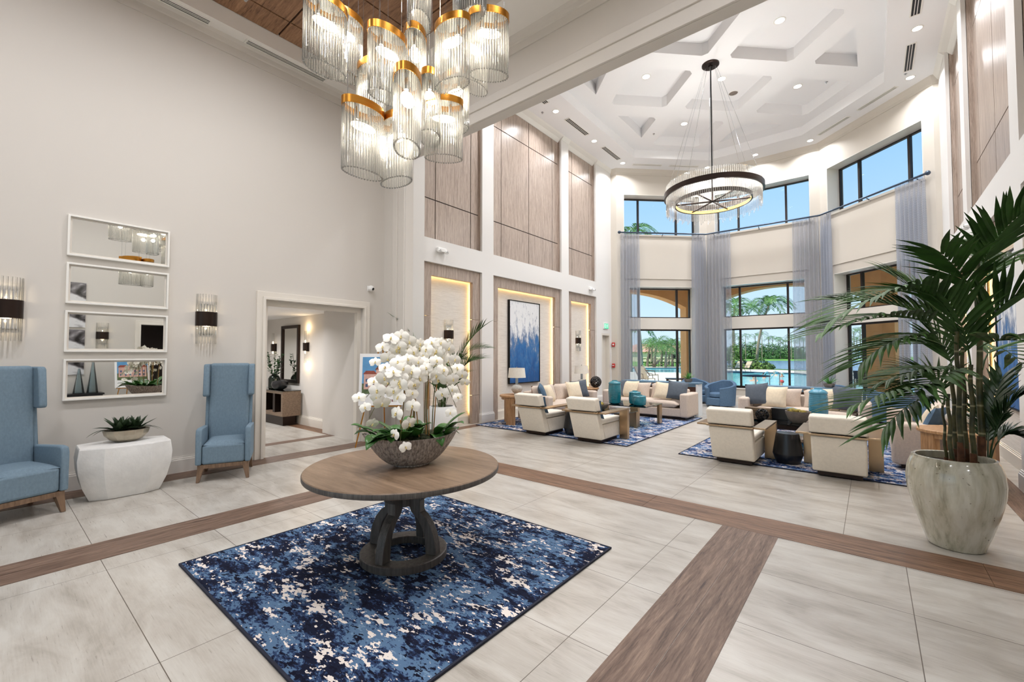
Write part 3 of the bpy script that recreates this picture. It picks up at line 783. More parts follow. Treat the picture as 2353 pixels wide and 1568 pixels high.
struct('ceiling_loggia', flat([[(-16, 14.2), (-7.4, 14.2), (-4.9, 17.05), (-.7, 17.05), (1.8, 14.2), (12, 14.2), tuple(LE), tuple(LC), tuple(LB), tuple(LA)]], 5.0, False), 'stucco', smooth=0)
struct('roof_loggia', flat([[(-16, 14.2), (-7.4, 14.2), (-4.9, 17.05), (-.7, 17.05), (1.8, 14.2), (12, 14.2), tuple(LE+n3*.6), tuple(LC+Vector((.2, .6))), tuple(LB+Vector((-.2, .6))), tuple(LA+n1*.6)]], 5.3), 'roof', smooth=0)

# ---- planting
def frond_mesh(mb, P0, P1, P2, n=16, ln=.5, w=.05, droop=.35, mi=0, start=.18, ang=55, rg=rnd, stem=.012, smi=0, seg=3):
    """pinnate frond: quadratic spine with folded, drooping leaflets"""
    P0, P1, P2 = Vector(P0), Vector(P1), Vector(P2)
    bz = lambda t: P0*(1-t)**2+P1*2*t*(1-t)+P2*t*t
    tg = lambda t: ((P1-P0)*(1-t)+(P2-P1)*t).normalized()
    mb.tube([bz(i/8) for i in range(9)], lambda t: stem*(1-.75*t), 5, smi)
    for i in range(n):
        t = start+(1-start)*(i+.5)/n
        p, T = bz(t), tg(t); sd = T.cross(Vector((0, 0, 1)))
        if sd.length < .05: sd = Vector((1, 0, 0))
        sd.normalize(); up = sd.cross(T)
        l = ln*(.55+.9*math.sin(PI*min(1, .18+.82*(1-t)))*.6)*(1-.15*rg.random())
        for s in (-1, 1):
            a = R_(ang*(1-.35*t)+rg.uniform(-6, 6))
            d = (T*math.cos(a)+sd*s*math.sin(a)+up*.18).normalized()
            nrm = d.cross(T).normalized()
            q = p.copy(); prev = None; side = d.cross(up).normalized()
            for k in range(seg+1):
                f = k/seg; ww = w*(.25+1.3*f if f < .4 else (1-f)/.6*.77+.0)*.5+.0008
                dd = (d+Vector((0, 0, -1))*droop*f*1.3).normalized()
                cur = [mb.bm.verts.new(q+side*ww), mb.bm.verts.new(q+up*ww*.35), mb.bm.verts.new(q-side*ww)]
                if prev:
                    mb.bm.faces.new([prev[0], prev[1], cur[1], cur[0]]).material_index = mi
                    mb.bm.faces.new([prev[1], prev[2], cur[2], cur[1]]).material_index = mi
                prev = cur; q = q+dd*(l/seg)
    return mb
def coconut_crown(R=2.6, n=15, lf=14, seed=1):
    rg = random.Random(seed); out = []
    for i in range(n):
        a = 2*PI*i/n+rg.uniform(-.2, .2); e = rg.uniform(-.35, 1.05)
        d = Vector((math.cos(a), math.sin(a), 0)); L = R*rg.uniform(.85, 1.1)
        p1 = d*L*.5*math.cos(e)+Vector((0, 0, L*.55*math.sin(e)+.25*L)); p2 = d*L*(.55+.45*math.cos(e))+Vector((0, 0, L*(.55*math.sin(e)-.35)))
        out.append(frond_mesh(MB(), (0, 0, 0), p1, p2, lf, .34*R, .06*R, .6, rg=rg, stem=.02*R/2.6, seg=2))
    return out
def palm(name, label, px, d, h, R, lean=(0, 0), seed=1, z0=-.25, parts=True, group=None):
    g = at(px, d); t = thing(name, label, 'palm tree', (g.x, g.y, z0), 0, group)
    mb = MB(); mb.tube([(lean[0]*k*k, lean[1]*k*k, h*k) for k in [i/8 for i in range(9)]], lambda k: .2-.1*k, 8); part(t, 'trunk', mb, 'trunk')
    cr = coconut_crown(R, 17 if parts else 12, 16 if parts else 9, seed)
    for m in cr:
        o = part(t, 'frond', m, 'frond', smooth=0, normals=False); o.location = (lean[0], lean[1], h)
    return t
pal1 = palm('coconut_palm', 'tall coconut palm leaning over the lake, seen through the middle window', 1738, 55, 8.0, 3.0, (1.3, .9), 3)
palm('coconut_palm', 'coconut palm half hidden by the sheer curtain left of the middle window', 1684, 52, 7.4, 2.8, (.2, .1), 7)
palm('coconut_palm', 'palm whose top shows at the foot of the left clerestory window', 1449, 42, 13.4, 2.6, (.1, 0), 5)
palm('coconut_palm', 'coconut palm at the left edge of the first window, near the curtain', 1474, 46, 4.8, 2.2, (-.3, .2), 8)
def far_palm(seed, h, R):
    t = palm('palm_tree', 'x', 0, 10, h, R, (rnd.uniform(-.5, .5), 0), seed, parts=False); return t
protos = [far_palm(21, 9.5, 2.6), far_palm(22, 8, 2.4), far_palm(23, 2.9, 2.2)]
first = [True]*3
def put_palm(k, px, d, label, group, s=1):
    g = at(px, d)
    if first[k]: first[k] = False; o = protos[k]; o.location = (g.x, g.y, -.25); o['label'] = label; o['group'] = group
    else: o = dup(protos[k], (g.x, g.y, -.25), rnd.uniform(0, 6), label, group)
    o.scale = (s, s, s)
for i in range(16):
    put_palm(i % 2, 1690+i*10.5+rnd.uniform(-4, 4), 176+rnd.uniform(-6, 40), 'distant palm in the row along the far lake shore behind the middle window', 'palms on the far lake shore', rnd.uniform(.85, 1.25))
for i in range(6):
    put_palm(i % 2, 1948+i*7+rnd.uniform(-2, 2), 176+rnd.uniform(-4, 14), 'distant palm beyond the fountain, seen through the right hand window', 'palms beyond the fountain', rnd.uniform(.9, 1.3))
for i, (px, d, s) in enumerate(((1487, 60, 1), (1503, 57, 1.1), (1519, 64, 1.05), (1529, 56, .95), (1545, 61, 1.05), (1560, 66, 1), (1497, 70, 1.2), (1536, 74, 1.2), (1580, 58, 1))):
    put_palm(2, px, d, 'small bushy palm in front of the pink roofed house, left window', 'palms by the pink roofed house', s)
def foliage(c, r, n, size, seed, mb=None, mi=0):
    mb = mb or MB(); rg = random.Random(seed)
    for i in range(n):
        u = rg.uniform(-1, 1); a = rg.uniform(0, 2*PI); k = math.sqrt(1-u*u); q = rg.uniform(.8, 1.05)
        bumpy = 1+.18*math.sin(3*a+seed)*k+.12*math.sin(5*u+2*a)
        p = Vector((c[0]+r[0]*k*math.cos(a)*q*bumpy, c[1]+r[1]*k*math.sin(a)*q*bumpy, max(c[2]-r[2]*.9, c[2]+r[2]*u*q*bumpy)))
        nrm = Vector((k*math.cos(a)+rg.uniform(-.6, .6), k*math.sin(a)+rg.uniform(-.6, .6), u+rg.uniform(-.3, .8))).normalized()
        t = nrm.orthogonal().normalized(); t.rotate(Matrix.Rotation(rg.uniform(0, 6), 3, nrm)); b = nrm.cross(t); s = size*rg.uniform(.6, 1.3)
        mb.bm.faces.new([mb.bm.verts.new(p+v) for v in (-t*s, b*s*.45, t*s, -b*s*.45)]).material_index = mi
    return mb
def bush(name, label, px, d, r, mat, n=500, size=.16, seed=1, z=-.2, group=None):
    g = at(px, d); t = thing(name, label, 'shrub', (g.x, g.y, z), 0, group)
    part(t, 'foliage', foliage((0, 0, r[2]*.9), r, n, size, seed), mat, smooth=0, normals=False)
    mb = MB(); mb.tube([(0, 0, -.05), (0, 0, r[2])], .05, 6); part(t, 'stem', mb, 'trunk'); return t
for i, (px, w, h) in enumerate(((1686, 1.0, 1.9), (1704, .8, .8), (1730, .8, .8), (1746, .9, .9), (1761, .7, .6))):
    bush('tropical_shrub', ['tall yellow green shrub beside the curtain, middle window', 'low shrub behind the two loungers at the pool', 'low shrub at the foot of the leaning palm', 'bright shrub right of the leaning palm trunk', 'last low shrub of the poolside bed, next to the lake'][i], px, 50-i*.3, (w, w, h*.8), 'bush', 520, .15, 40+i)
M['tree_dark'] = plain('dark tree leaves', (72, 108, 60), .6, var=.4, scale=.5)
for i in range(14):
    px = 1676+i*13; bush('shore_tree', 'rounded tree in the dense grove on the far lake shore', px, 185+rnd.uniform(-3, 10), (4.6, 3, rnd.uniform(2.4, 3.9)), 'tree' if i % 3 else 'tree_dark', 700, .42, 60+i, group='trees on the far lake shore')
for i in range(5):
    bush('shore_tree', 'tree beyond the fountain across the lake, right window', 1945+i*11, 185, (3.6, 3, rnd.uniform(2.6, 4)), 'tree', 600, .42, 90+i, group='trees beyond the fountain')
def hedge_strip(name, label, p0, p1, w, h, seed, mat='hedge'):
    a, b = at(*p0), at(*p1); L = (b-a).length; rg = random.Random(seed); mb = MB(); m = (a+b)/2; d = (b-a)/L
    for i in range(int(L*70)):
        u = rg.uniform(-L/2, L/2); f = rg.random(); nrm = Vector((rg.uniform(-1, 1), rg.uniform(-1, 1), rg.uniform(0, 1))).normalized()
        q = Vector((0, -w/2)) if f < .5 else Vector((0, rg.uniform(-w/2, w/2))); z = rg.uniform(0, h) if f < .5 else h
        n2 = Vector((-d.y, d.x)); p = Vector((d.x*u+n2.x*q.y, d.y*u+n2.y*q.y, z+rg.uniform(-.06, .06))); t = nrm.orthogonal().normalized(); bb = nrm.cross(t); s = .12
        mb.bm.faces.new([mb.bm.verts.new(p+v) for v in (-t*s, bb*s*.6, t*s, -bb*s*.6)])
    o = mb.build(name, mat, None, loc=(m.x, m.y, -.22), smooth=0, normals=False); tag(o, label, 'hedge'); return o
hedge_strip('hedge', 'clipped low hedge on the far side of the pool, left window', (1470, 62), (1600, 61), .8, .75, 5)
hedge_strip('hedge', 'second low hedge behind the lawn in front of the small palms', (1470, 80), (1600, 80), 1, 1.1, 6)
def house(px, d, w, dp, h, rh, label):
    g = at(px, d); t = thing('house', label, 'house', (g.x, g.y, -.25), .2)
    part(t, 'wall', MB().box(-w/2, w/2, -dp/2, dp/2, 0, h), 'house', smooth=0)
    e = .6; mb = MB(); b = [(-w/2-e, -dp/2-e, h), (w/2+e, -dp/2-e, h), (w/2+e, dp/2+e, h), (-w/2-e, dp/2+e, h)]; vb = [mb.bm.verts.new(p) for p in b]; r0 = mb.bm.verts.new((-w/2+dp/2, 0, h+rh)); r1 = mb.bm.verts.new((w/2-dp/2, 0, h+rh))
    for f in ((vb[0], vb[1], r1, r0), (vb[1], vb[2], r1), (vb[2], vb[3], r0, r1), (vb[3], vb[0], r0), (vb[3], vb[2], vb[1], vb[0])): mb.bm.faces.new(f)
    part(t, 'roof', mb, 'roof', smooth=0)
    for k in range(3): part(t, 'window', MB().box(-w/3+k*w/3-.5, -w/3+k*w/3+.5, -dp/2-.03, -dp/2+.02, .9, 2.1), 'frame_dark', smooth=0)
house(1500, 120, 18, 9, 2.6, 2.2, 'cream house with a pink tiled roof behind the palms, at left'); house(1580, 126, 16, 9, 2.8, 2.1, 'second pink roofed house, partly behind the arch pillar')

# ---- pool furniture and swimmers
def pool_chair(px, d, rz, label, lounger=False, group=None):
    g = at(px, d); t = thing('pool_lounger' if lounger else 'patio_chair', label, 'lounger' if lounger else 'chair', (g.x, g.y, -.02), rz, group)
    L = 1.0 if lounger else .5
    mb = MB(); mb.hexa([(-.28, 0, .34), (.28, 0, .34), (.28, L, .38), (-.28, L, .38), (-.28, 0, .37), (.28, 0, .37), (.28, L, .41), (-.28, L, .41)]); part(t, 'seat', mb, 'sling', smooth=0)
    mb = MB(); mb.hexa([(-.28, -.02, .36), (.28, -.02, .36), (.28, -.45, .98), (-.28, -.45, .98), (-.28, .02, .38), (.28, .02, .38), (.28, -.41, 1.0), (-.28, -.41, 1.0)]); part(t, 'backrest', mb, 'sling', smooth=0)
    for sx in (-.3, .3):
        mb = MB(); mb.tube([(sx, -.47, 1.0), (sx, 0, .36), (sx, L, .39), (sx, L+.02, 0)], .018, 6); part(t, 'side_frame', mb, 'chair_brown')
        mb = MB(); mb.tube([(sx, -.25, .66), (sx, .3, .62), (sx, .34, .38)], .016, 6); part(t, 'armrest', mb, 'chair_brown')
        mb = MB(); mb.tube([(sx, -.02, .36), (sx, -.2, 0)], .016, 6); part(t, 'leg', mb, 'chair_brown')
    return t
pool_chair(1492, 27, R_(-70), 'brown framed patio chair on the deck just inside the left window')
pool_chair(1479, 23, R_(-120), 'patio chair cut off by the curtain, left window')
pool_chair(1507, 57, R_(160), 'first pale lounger across the pool, left window', True)
pool_chair(1530, 57, R_(160), 'second pale lounger across the pool, left window', True)
pool_chair(1693, 41.5, R_(150), 'pale lounger at the far pool edge, left of the window mullion', True)
pool_chair(1715, 41.5, R_(150), 'pale lounger at the far pool edge, right of the window mullion', True)
def handrail(px, d, rz, label):
    g = at(px, d); t = thing('pool_handrail', label, 'handrail', (g.x, g.y, -.05), rz)
    mb = MB(); mb.tube([(0, 0, 0), (0, 0, .72), (.04, 0, .82), (.12, 0, .84), (.2, 0, .8), (.85, 0, .1), (.9, 0, -.2)], .024, 8); part(t, 'rail', mb, 'chrome')
    mb = MB(); mb.lathe([(.06, 0), (.06, .02)], 12); part(t, 'flange', mb, 'chrome'); return t
handrail(1767, 20.6, R_(150), 'left chrome handrail leading into the pool'); handrail(1790, 20.4, R_(150), 'right chrome handrail leading into the pool')
handrail(1561, 38, R_(60), 'curved chrome handrail at the pool, beside the arch pillar')
def swimmer(px, d, rz, label, skin, hair, turn=0):
    g = at(px, d); t = thing('person', label, 'person', (g.x, g.y, -.14), rz)
    me = bpy.data.meshes.new('body'); b = bmesh.new()
    pts = [((0, 0, -.5), .15), ((0, 0, -.2), .17), ((0, 0, .02), .15), ((0, 0, .1), .065), ((0, .01, .18), .085), ((0, .015, .27), .1), ((0, .01, .34), .07),
           ((.17, 0, .02), .075), ((.3, .12, -.08), .055), ((.24, .36, -.06), .042), ((.2, .46, -.05), .045), ((-.17, 0, .02), .075), ((-.3, .12, -.08), .055), ((-.24, .36, -.06), .042), ((-.2, .46, -.05), .045)]
    V = [b.verts.new(p) for p, r in pts]
    for i, j in ((0, 1), (1, 2), (2, 3), (3, 4), (4, 5), (5, 6), (2, 7), (7, 8), (8, 9), (9, 10), (2, 11), (11, 12), (12, 13), (13, 14)): b.edges.new((V[i], V[j]))
    b.to_mesh(me); b.free(); me.materials.append(M[skin]); o = bpy.data.objects.new('body', me); C.objects.link(o); o.parent = t
    sk = o.modifiers.new('skin', 'SKIN')
    for v, (p, r) in zip(me.skin_vertices[0].data, pts): v.radius = (r, r)
    me.skin_vertices[0].data[0].use_root = True; ss = o.modifiers.new('sub', 'SUBSURF'); ss.levels = 1; ss.render_levels = 1
    mb = MB(); mb.ell((0, -.015, .3), (.115, .12, .1), 12, 8); part(t, 'hair', mb, hair)
    mb = MB(); mb.ell((0, .115, .24), (.018, .03, .03), 8, 6); part(t, 'nose', mb, skin)
    return t
swimmer(1731, 29, R_(200), 'bare shouldered person with dark hair facing away in the pool, leftmost swimmer', 'skin', 'hair_dark')
swimmer(1755, 33, R_(120), 'person in the pool between the left swimmer and the handrails', 'skin2', 'hair_dark')
swimmer(1779, 37, R_(160), 'grey haired person in the pool seen between the two handrails', 'skin', 'hair_grey')
swimmer(1796, 34.5, R_(70), 'grey haired person in the pool right of the handrails', 'skin2', 'hair_grey')
swimmer(1794, 23.5, R_(120), 'person in a red cap in the pool close to the right handrail', 'skin', 'cap_red')
# loggia furniture glimpsed just outside the glass
def patio_table(px, d, label, h=.72, w=.9):
    g = at(px, d); t = thing('patio_table', label, 'table', (g.x, g.y, -.02), .4)
    part(t, 'tabletop', MB().box(-w/2, w/2, -w/2, w/2, h-.04, h), 'chair_brown', bevel=.01)
    for sx in (-1, 1):
        for sy in (-1, 1): part(t, 'leg', MB().box(sx*w*.42-.03, sx*w*.42+.03, sy*w*.42-.03, sy*w*.42+.03, 0, h-.04), 'chair_brown', smooth=0)
patio_table(1552, 18.5, 'brown cube patio table outside the left window', .62, .8)
patio_table(2015, 18.2, 'long patio table outside the right window', .76, 1.4)
g = at(1990, 17.2); t = thing('patio_chair', 'dark sling patio chair outside the right window', 'chair', (g.x, g.y, -.02), R_(30))
part(t, 'seat', MB().box(-.27, .27, -.25, .25, .42, .46), 'umbrella_black', smooth=0); mb = MB(); mb.hexa([(-.27, .24, .46), (.27, .24, .46), (.27, .3, .46), (-.27, .3, .46), (-.27, .36, .98), (.27, .36, .98), (.27, .4, .98), (-.27, .4, .98)]); part(t, 'backrest', mb, 'umbrella_black', smooth=0)
for sx in (-.27, .27):
    for sy in (-.24, .24): mb = MB(); mb.tube([(sx, sy, 0), (sx, sy, .66)], .015, 6); part(t, 'leg', mb, 'chrome')
g = at(1735, 18.6); t = thing('patio_table', 'round black patio table outside the middle window, only its top showing', 'table', (g.x, g.y, -.02))
mb = MB(); mb.lathe([(.55, .7), (.56, .72), (.5, .75), (.06, .78)], 28); part(t, 'tabletop', mb, 'umbrella_black'); mb = MB(); mb.lathe([(.25, 0), (.25, .03), (.04, .06), (.04, .7)], 16); part(t, 'pedestal', mb, 'chrome')
mb = foliage((0, 0, 1.3), (1.3, 1.3, 1.3), 900, .05, 77); g = at(1968, 62)
M['spray'] = plain('fountain spray', (236, 242, 248), .9, var=.02)
tag(mb.build('fountain', 'spray', None, loc=(g.x, g.y, -.1), smooth=0, normals=False), 'white fountain spray rising from the lake, right window', 'fountain', kind='stuff')
# ================================================================== LOUNGE
# ---- rugs
def rug(label, x0, x1, y0, y1, mat):
    cx, cy = (x0+x1)/2, (y0+y1)/2; t = thing('area_rug', label, 'rug', (cx, cy, E_))
    w, d = (x1-x0)/2, (y1-y0)/2
    part(t, 'pile', MB().box(-w+.012, w-.012, -d+.012, d-.012, 0, .011), mat, smooth=0)
    mb = MB(); grid_faces(mb, [-w, -w+.014, w-.014, w], [-d, -d+.014, d-.014, d], lambda u, v: abs(u) > w-.014 or abs(v) > d-.014, lambda u, v, q: (u, v, q), 0, .013); part(t, 'binding', mb, 'rug_edge', smooth=0)
    return t
rug('blue and cream rug under the left seating group', -6.95, -3.30, 7.15, 11.55, 'rug2')
rug('blue and cream rug under the right seating group', -2.42, 1.05, 7.15, 11.55, 'rug2')
RZ = E_+.013
# ---- cream club chairs seen from behind
def club_chair(label, x, y, rz=0):
    """faces +y; origin at the floor under the seat; 0.57 wide body, bronze band arms"""
    t = thing('lounge_chair', label, 'armchair', (x, y, RZ), rz, 'cream lounge chairs with bronze arms')
    b = .285
    mb = MB(); mb.hexa([(-b, -.2, .06), (b, -.2, .06), (b, .40, .06), (-b, .40, .06), (-b, -.3, .33), (b, -.3, .33), (b, .42, .33), (-b, .42, .33)])
    part(t, 'seat_base', mb, 'cream_uph', bevel=.02)
    mb = MB(); mb.hexa([(-b+.005, -.30, .335), (b-.005, -.30, .335), (b-.005, .425, .335), (-b+.005, .425, .335), (-b+.005, -.30, .42), (b-.005, -.30, .42), (b-.005, .42, .43), (-b+.005, .42, .43)])
    part(t, 'seat_cushion', mb, 'cream_uph', bevel=.03, seg=3)
    mb = MB(); mb.hexa([(-b, -.34, .06), (b, -.34, .06), (b, -.2, .06), (-b, -.2, .06), (-b, -.52, .545), (b, -.52, .545), (b, -.37, .545), (-b, -.37, .545)])
    part(t, 'backrest', mb, 'cream_uph', bevel=.02)
    mb = MB(); mb.hexa([(-b-.01, -.545, .585), (b+.01, -.545, .585), (b+.01, -.36, .575), (-b-.01, -.36, .575), (-b-.01, -.63, .80), (b+.01, -.63, .80), (b+.01, -.45, .83), (-b-.01, -.45, .83)])
    part(t, 'headrest', mb, 'cream_uph', bevel=.028, seg=3)
    part(t, 'back_band', MB().box(-b-.02, b+.02, -.545, -.36, .548, .574), 'bronze', bevel=.004)
    for s in (-1, 1):
        x0, x1 = sorted((s*(b+.005), s*(b+.165)))
        part(t, 'armrest', MB().box(x0, x1, -.50, .45, .548, .574), 'bronze', bevel=.004)
        part(t, 'leg', MB().box(x0, x1, .36, .45, .0, .547), 'bronze', bevel=.004)
    part(t, 'plinth', MB().box(-b+.05, b-.05, -.28, .36, 0, .06), 'bronze_dark', smooth=0)
    return t
ch = club_chair('leftmost of the four cream lounge chairs, beside the oak end table', -5.21, 7.36)
dup(ch, (-4.0, 7.36, RZ), 0, 'cream lounge chair on the left rug, right of the black drum stool')
dup(ch, (-1.58, 7.33, RZ), 0, 'cream lounge chair on the right rug, left of the black drum stool')
dup(ch, (-.34, 7.36, RZ), 0, 'rightmost cream lounge chair, between the drum stool and the big palm')
def pillow(label, x, y, z, w, h, th, mat, rz, tilt=18, roll=0):
    """upright scatter cushion leaning back; faces -y before rotation"""
    mb = MB(); m = Matrix.Rotation(R_(90-tilt), 4, 'X') @ Matrix.Rotation(R_(roll), 4, 'Z')
    mb.cushion(w, h, th, (0, 0, 0), 10, 1, rot=m)
    lo = min(v.co.z for v in mb.bm.verts)
    o = mb.build('throw_pillow', mat, None, loc=(x, y, z-lo), rotz=rz, smooth=60)
    return tag(o, label, 'pillow')
pillow('slate blue lumbar pillow in the leftmost cream lounge chair', -5.2, 7.13, RZ+.42, .46, .36, .14, 'pil_blue', PI, 20)
pillow('slate blue lumbar pillow in the chair right of the left drum stool', -3.98, 7.13, RZ+.42, .46, .36, .14, 'pil_blue', PI, 20)
# ---- black drum stools
def drum(label, x, y):
    t = thing('drum_stool', label, 'side table', (x, y, RZ), 0, 'black drum stools')
    mb = MB(); mb.lathe([(.15, 0), (.155, .01), (.195, .13), (.195, .14), (.15, .41), (.148, .425)], 40); part(t, 'body', mb, 'black_drum', smooth=30)
    mb = MB(); mb.lathe([(.143, .425), (.143, .432)], 40); part(t, 'tabletop', mb, 'black_drum'); return t
drum('black tapered drum stool between the two left cream chairs', -4.62, 7.55); drum('black tapered drum stool between the two right cream chairs', -.97, 7.58)
# ---- sofas
def sofa(label, W, D, loc, rz, pils, split=True):
    """faces -y; width along x, back at +y"""
    t = thing('sofa', label, 'sofa', (loc[0], loc[1], RZ), rz)
    a = .21; w = W/2
    part(t, 'base', MB().box(-w+.02, w-.02, .02, D, .07, .27), 'sofa', bevel=.02)
    part(t, 'plinth', MB().box(-w+.1, w-.1, .1, D-.08, 0, .07), 'bronze_dark', smooth=0)
    for s in (-1, 1): part(t, 'arm', MB().box(*sorted((s*w, s*(w-a))), 0, D-.02, .06, .635), 'sofa', bevel=.045, seg=3)
    mb = MB(); mb.hexa([(-w+a, D-.24, .27), (w-a, D-.24, .27), (w-a, D, .27), (-w+a, D, .27), (-w+a, D-.18, .7), (w-a, D-.18, .7), (w-a, D+.01, .7), (-w+a, D+.01, .7)]); part(t, 'backrest', mb, 'sofa', bevel=.04, seg=3)
    iw = W-2*a
    mb = MB(); mb.cushion(iw, D-.16, .2, (0, .01+(D-.18)/2, .36), 14, 1, power=.16); part(t, 'seat_cushion', mb, 'sofa', smooth=70)
    n = 2 if W < 2.6 else 3
    for k in range(n):
        cw = iw/n; x = -iw/2+cw*(k+.5); m = Matrix.Rotation(R_(74), 4, 'X')
        mb = MB(); mb.cushion(cw-.01, .46, .24, (x, D-.30, .62), 10, 1, rot=m, power=.3); part(t, 'back_cushion', mb, 'sofa', smooth=70)
    return t
sofa('sand coloured sofa under the big abstract painting on the left wall', 2.3, .9, (-5.62, 9.27), PI/2, None)
sofa('sand coloured sofa with its back to the left console, facing the lobby', 2.28, .86, (-4.54, 10.77), 0, None)
sofa('sand coloured sofa with its back to the right console, facing the lobby', 2.32, .86, (-1.16, 10.77), 0, None)
sofa('sand coloured sofa along the right wall, seen past the potted palm', 2.3, .9, (.2, 9.27), -PI/2, None)
sz = RZ+.455
for lab, x, y, w, th, mat, rz, ti, ro in (
    ('blue pillow at the near end of the left wall sofa', -6.0, 8.42, .44, .16, 'pil_blue', R_(120), 20, 8),
    ('cream pillow next to the blue one, near end of the left wall sofa', -5.98, 8.68, .44, .16, 'pil_cream', R_(105), 22, 0),
    ('cream pillow at the far end of the left wall sofa', -5.92, 9.72, .48, .16, 'pil_cream', R_(72), 22, 0),
    ('charcoal blue pillow against the far arm of the left wall sofa', -5.94, 10.02, .46, .15, 'pil_grey', R_(50), 16, 6),
    ('charcoal pillow at the left arm of the left facing sofa, behind the tall vase', -5.36, 11.12, .46, .15, 'pil_grey', R_(-16), 24, 5),
    ('cream pillow at the left of the left facing sofa', -5.02, 11.08, .48, .16, 'pil_cream', R_(-8), 24, 0),
    ('cream pillow at the right of the left facing sofa', -4.08, 11.02, .46, .16, 'pil_cream', R_(12), 26, -6),
    ('charcoal pillow against the right arm of the left facing sofa', -3.74, 11.04, .48, .16, 'pil_grey', R_(18), 24, -8),
    ('charcoal blue pillow at the left arm of the right facing sofa', -2.0, 11.06, .5, .16, 'pil_grey', R_(-14), 22, 8),
    ('cream pillow next to the charcoal one on the right facing sofa', -1.64, 11.02, .48, .16, 'pil_cream', R_(-6), 22, 0),
    ('cream pillow behind the tall teal vase on the right facing sofa', -.74, 11.02, .48, .16, 'pil_cream', R_(6), 22, 0),
    ('charcoal blue pillow against the right arm of the right facing sofa', -.38, 11.04, .5, .16, 'pil_grey', R_(14), 22, -6),
    ('cream pillow on the right wall sofa, seen through the palm canes', .62, 8.6, .46, .16, 'pil_cream', R_(-100), 22, 0),
    ('blue pillow behind the cream one on the right wall sofa', .66, 8.36, .46, .16, 'pil_blue', R_(-110), 22, 0),
    ('blue pillow at the far end of the right wall sofa', .66, 9.96, .46, .16, 'pil_blue', R_(-80), 22, 0)):
    pillow(lab, x, y, sz-.01, w, w, th, mat, rz, ti, ro)
# ---- oak end tables with slab legs
def end_table(label, x, y, rz, h=.655):
    t = thing('end_table', label, 'side table', (x, y, RZ if y > 7.6 else E_), rz)
    mb = MB(); mb.lathe([(.375, h-.045), (.385, h-.035), (.385, h-.008), (.378, h)], 40); part(t, 'tabletop', mb, 'oak', smooth=30)
    mb = MB(); mb.lathe([(.345, h-.10), (.345, h-.046)], 40); part(t, 'apron', mb, 'oak', smooth=30)
    for k, wd in ((0, .2), (1, .09), (2, .2)):
        a = 2*PI*k/3; o = part(t, 'leg', MB().box(.27, .345, -wd/2, wd/2, 0, h-.05), 'oak', smooth=0); o.rotation_euler.z = a
    return t
end_table('round oak end table at the left edge of the left rug, carrying a lamp', -6.4, 7.93, R_(-75))
end_table('oak end table beyond the left wall sofa, carrying a lamp and a black orb', -6.3, 10.95, R_(-40))
end_table('oak end table right of the big potted palm, carrying a white lamp', .82, 7.72, R_(-150))
def lamp(label, x, y, z, s=1):
    t = thing('table_lamp', label, 'lamp', (x, y, z))
    mb = MB(); mb.lathe([(.07, 0), (.075, .012), (.06, .03), (.1, .06), (.135, .12), (.13, .17), (.09, .215), (.035, .232)], 32); part(t, 'base', mb, 'lamp_ceramic')
    mb = MB(); mb.lathe([(.032, .232), (.032, .40)], 20); part(t, 'neck', mb, 'acrylic')
    mb = MB(); mb.lathe([(.21, .395), (.185, .62), (.18, .62), (.205, .395)], 36, cap=False); part(t, 'lamp_shade', mb, 'shade')
    mb = MB(); mb.tube([(0, 0, .4), (0, 0, .63)], .006, 6); mb.ell((0, 0, .637), (.012, .012, .012), 8, 6); part(t, 'finial', mb, 'chrome')
    return t
TH = RZ+.655
lamp('table lamp on the near oak end table, left of the painting', -6.42, 7.98, TH)
lamp('table lamp on the far oak end table beside the black orb', -6.38, 10.88, TH)
lamp('white table lamp mostly hidden behind the palm canes', .84, 7.74, E_+.655+.013)
def woven_orb(label, x, y, z, r, mat='wicker_black', n=9, name='woven_orb'):
    mb = MB(); rg = random.Random(5)
    for k in range(n):
        ax = Vector((rg.uniform(-1, 1), rg.uniform(-1, 1), rg.uniform(-1, 1))).normalized(); u = ax.orthogonal().normalized(); w = ax.cross(u); off = rg.uniform(-.45, .45)*r; q = math.sqrt(r*r-off*off)
        pts = [ax*off+(u*math.cos(2*PI*i/24)+w*math.sin(2*PI*i/24))*q for i in range(25)]
        mb.tube(pts, r*.085, 6, cap=False)
    for c in mb.bm.verts: c.co += Vector((0, 0, r*1.07))
    return tag(mb.build(name, mat, None, loc=(x, y, z)), label, 'ornament')
woven_orb('black openwork orb on the far oak end table, beside the lamp', -6.05, 11.1, TH, .15, n=16)
# ---- coffee tables
def slab_table(label, x, y, w, d, h, legs):
    t = thing('coffee_table', label, 'coffee table', (x, y, RZ))
    part(t, 'glass_top', MB().box(-w/2, w/2, -d/2, d/2, h-.016, h), 'table_glass', bevel=.004)
    for (lx, ly, lw, ld) in legs: part(t, 'leg', MB().box(lx-lw/2, lx+lw/2, ly-ld/2, ly+ld/2, 0, h-.017), 'bronze', bevel=.004)
    return t
slab_table('upper bronze and glass coffee table on the left rug, carrying three teal vases', -4.35, 9.62, 1.15, 1.0, .45, ((.54, .40, .06, .16), (.30, -.44, .20, .1), (-.54, .4, .06, .16), (-.4, -.46, .16, .06)))
slab_table('lower bronze and glass coffee table on the left rug, carrying the book stack', -4.42, 8.72, 1.0, .72, .37, ((.42, -.3, .16, .06), (.46, .32, .06, .06), (-.42, -.3, .16, .06), (-.42, .32, .16, .06)))
t = thing('coffee_table', 'large glass coffee table with dark bronze base on the right rug', 'coffee table', (-1.15, 9.15, RZ))
part(t, 'glass_top', MB().box(-.72, .72, -.62, .62, .405, .42), 'table_glass', bevel=.004)
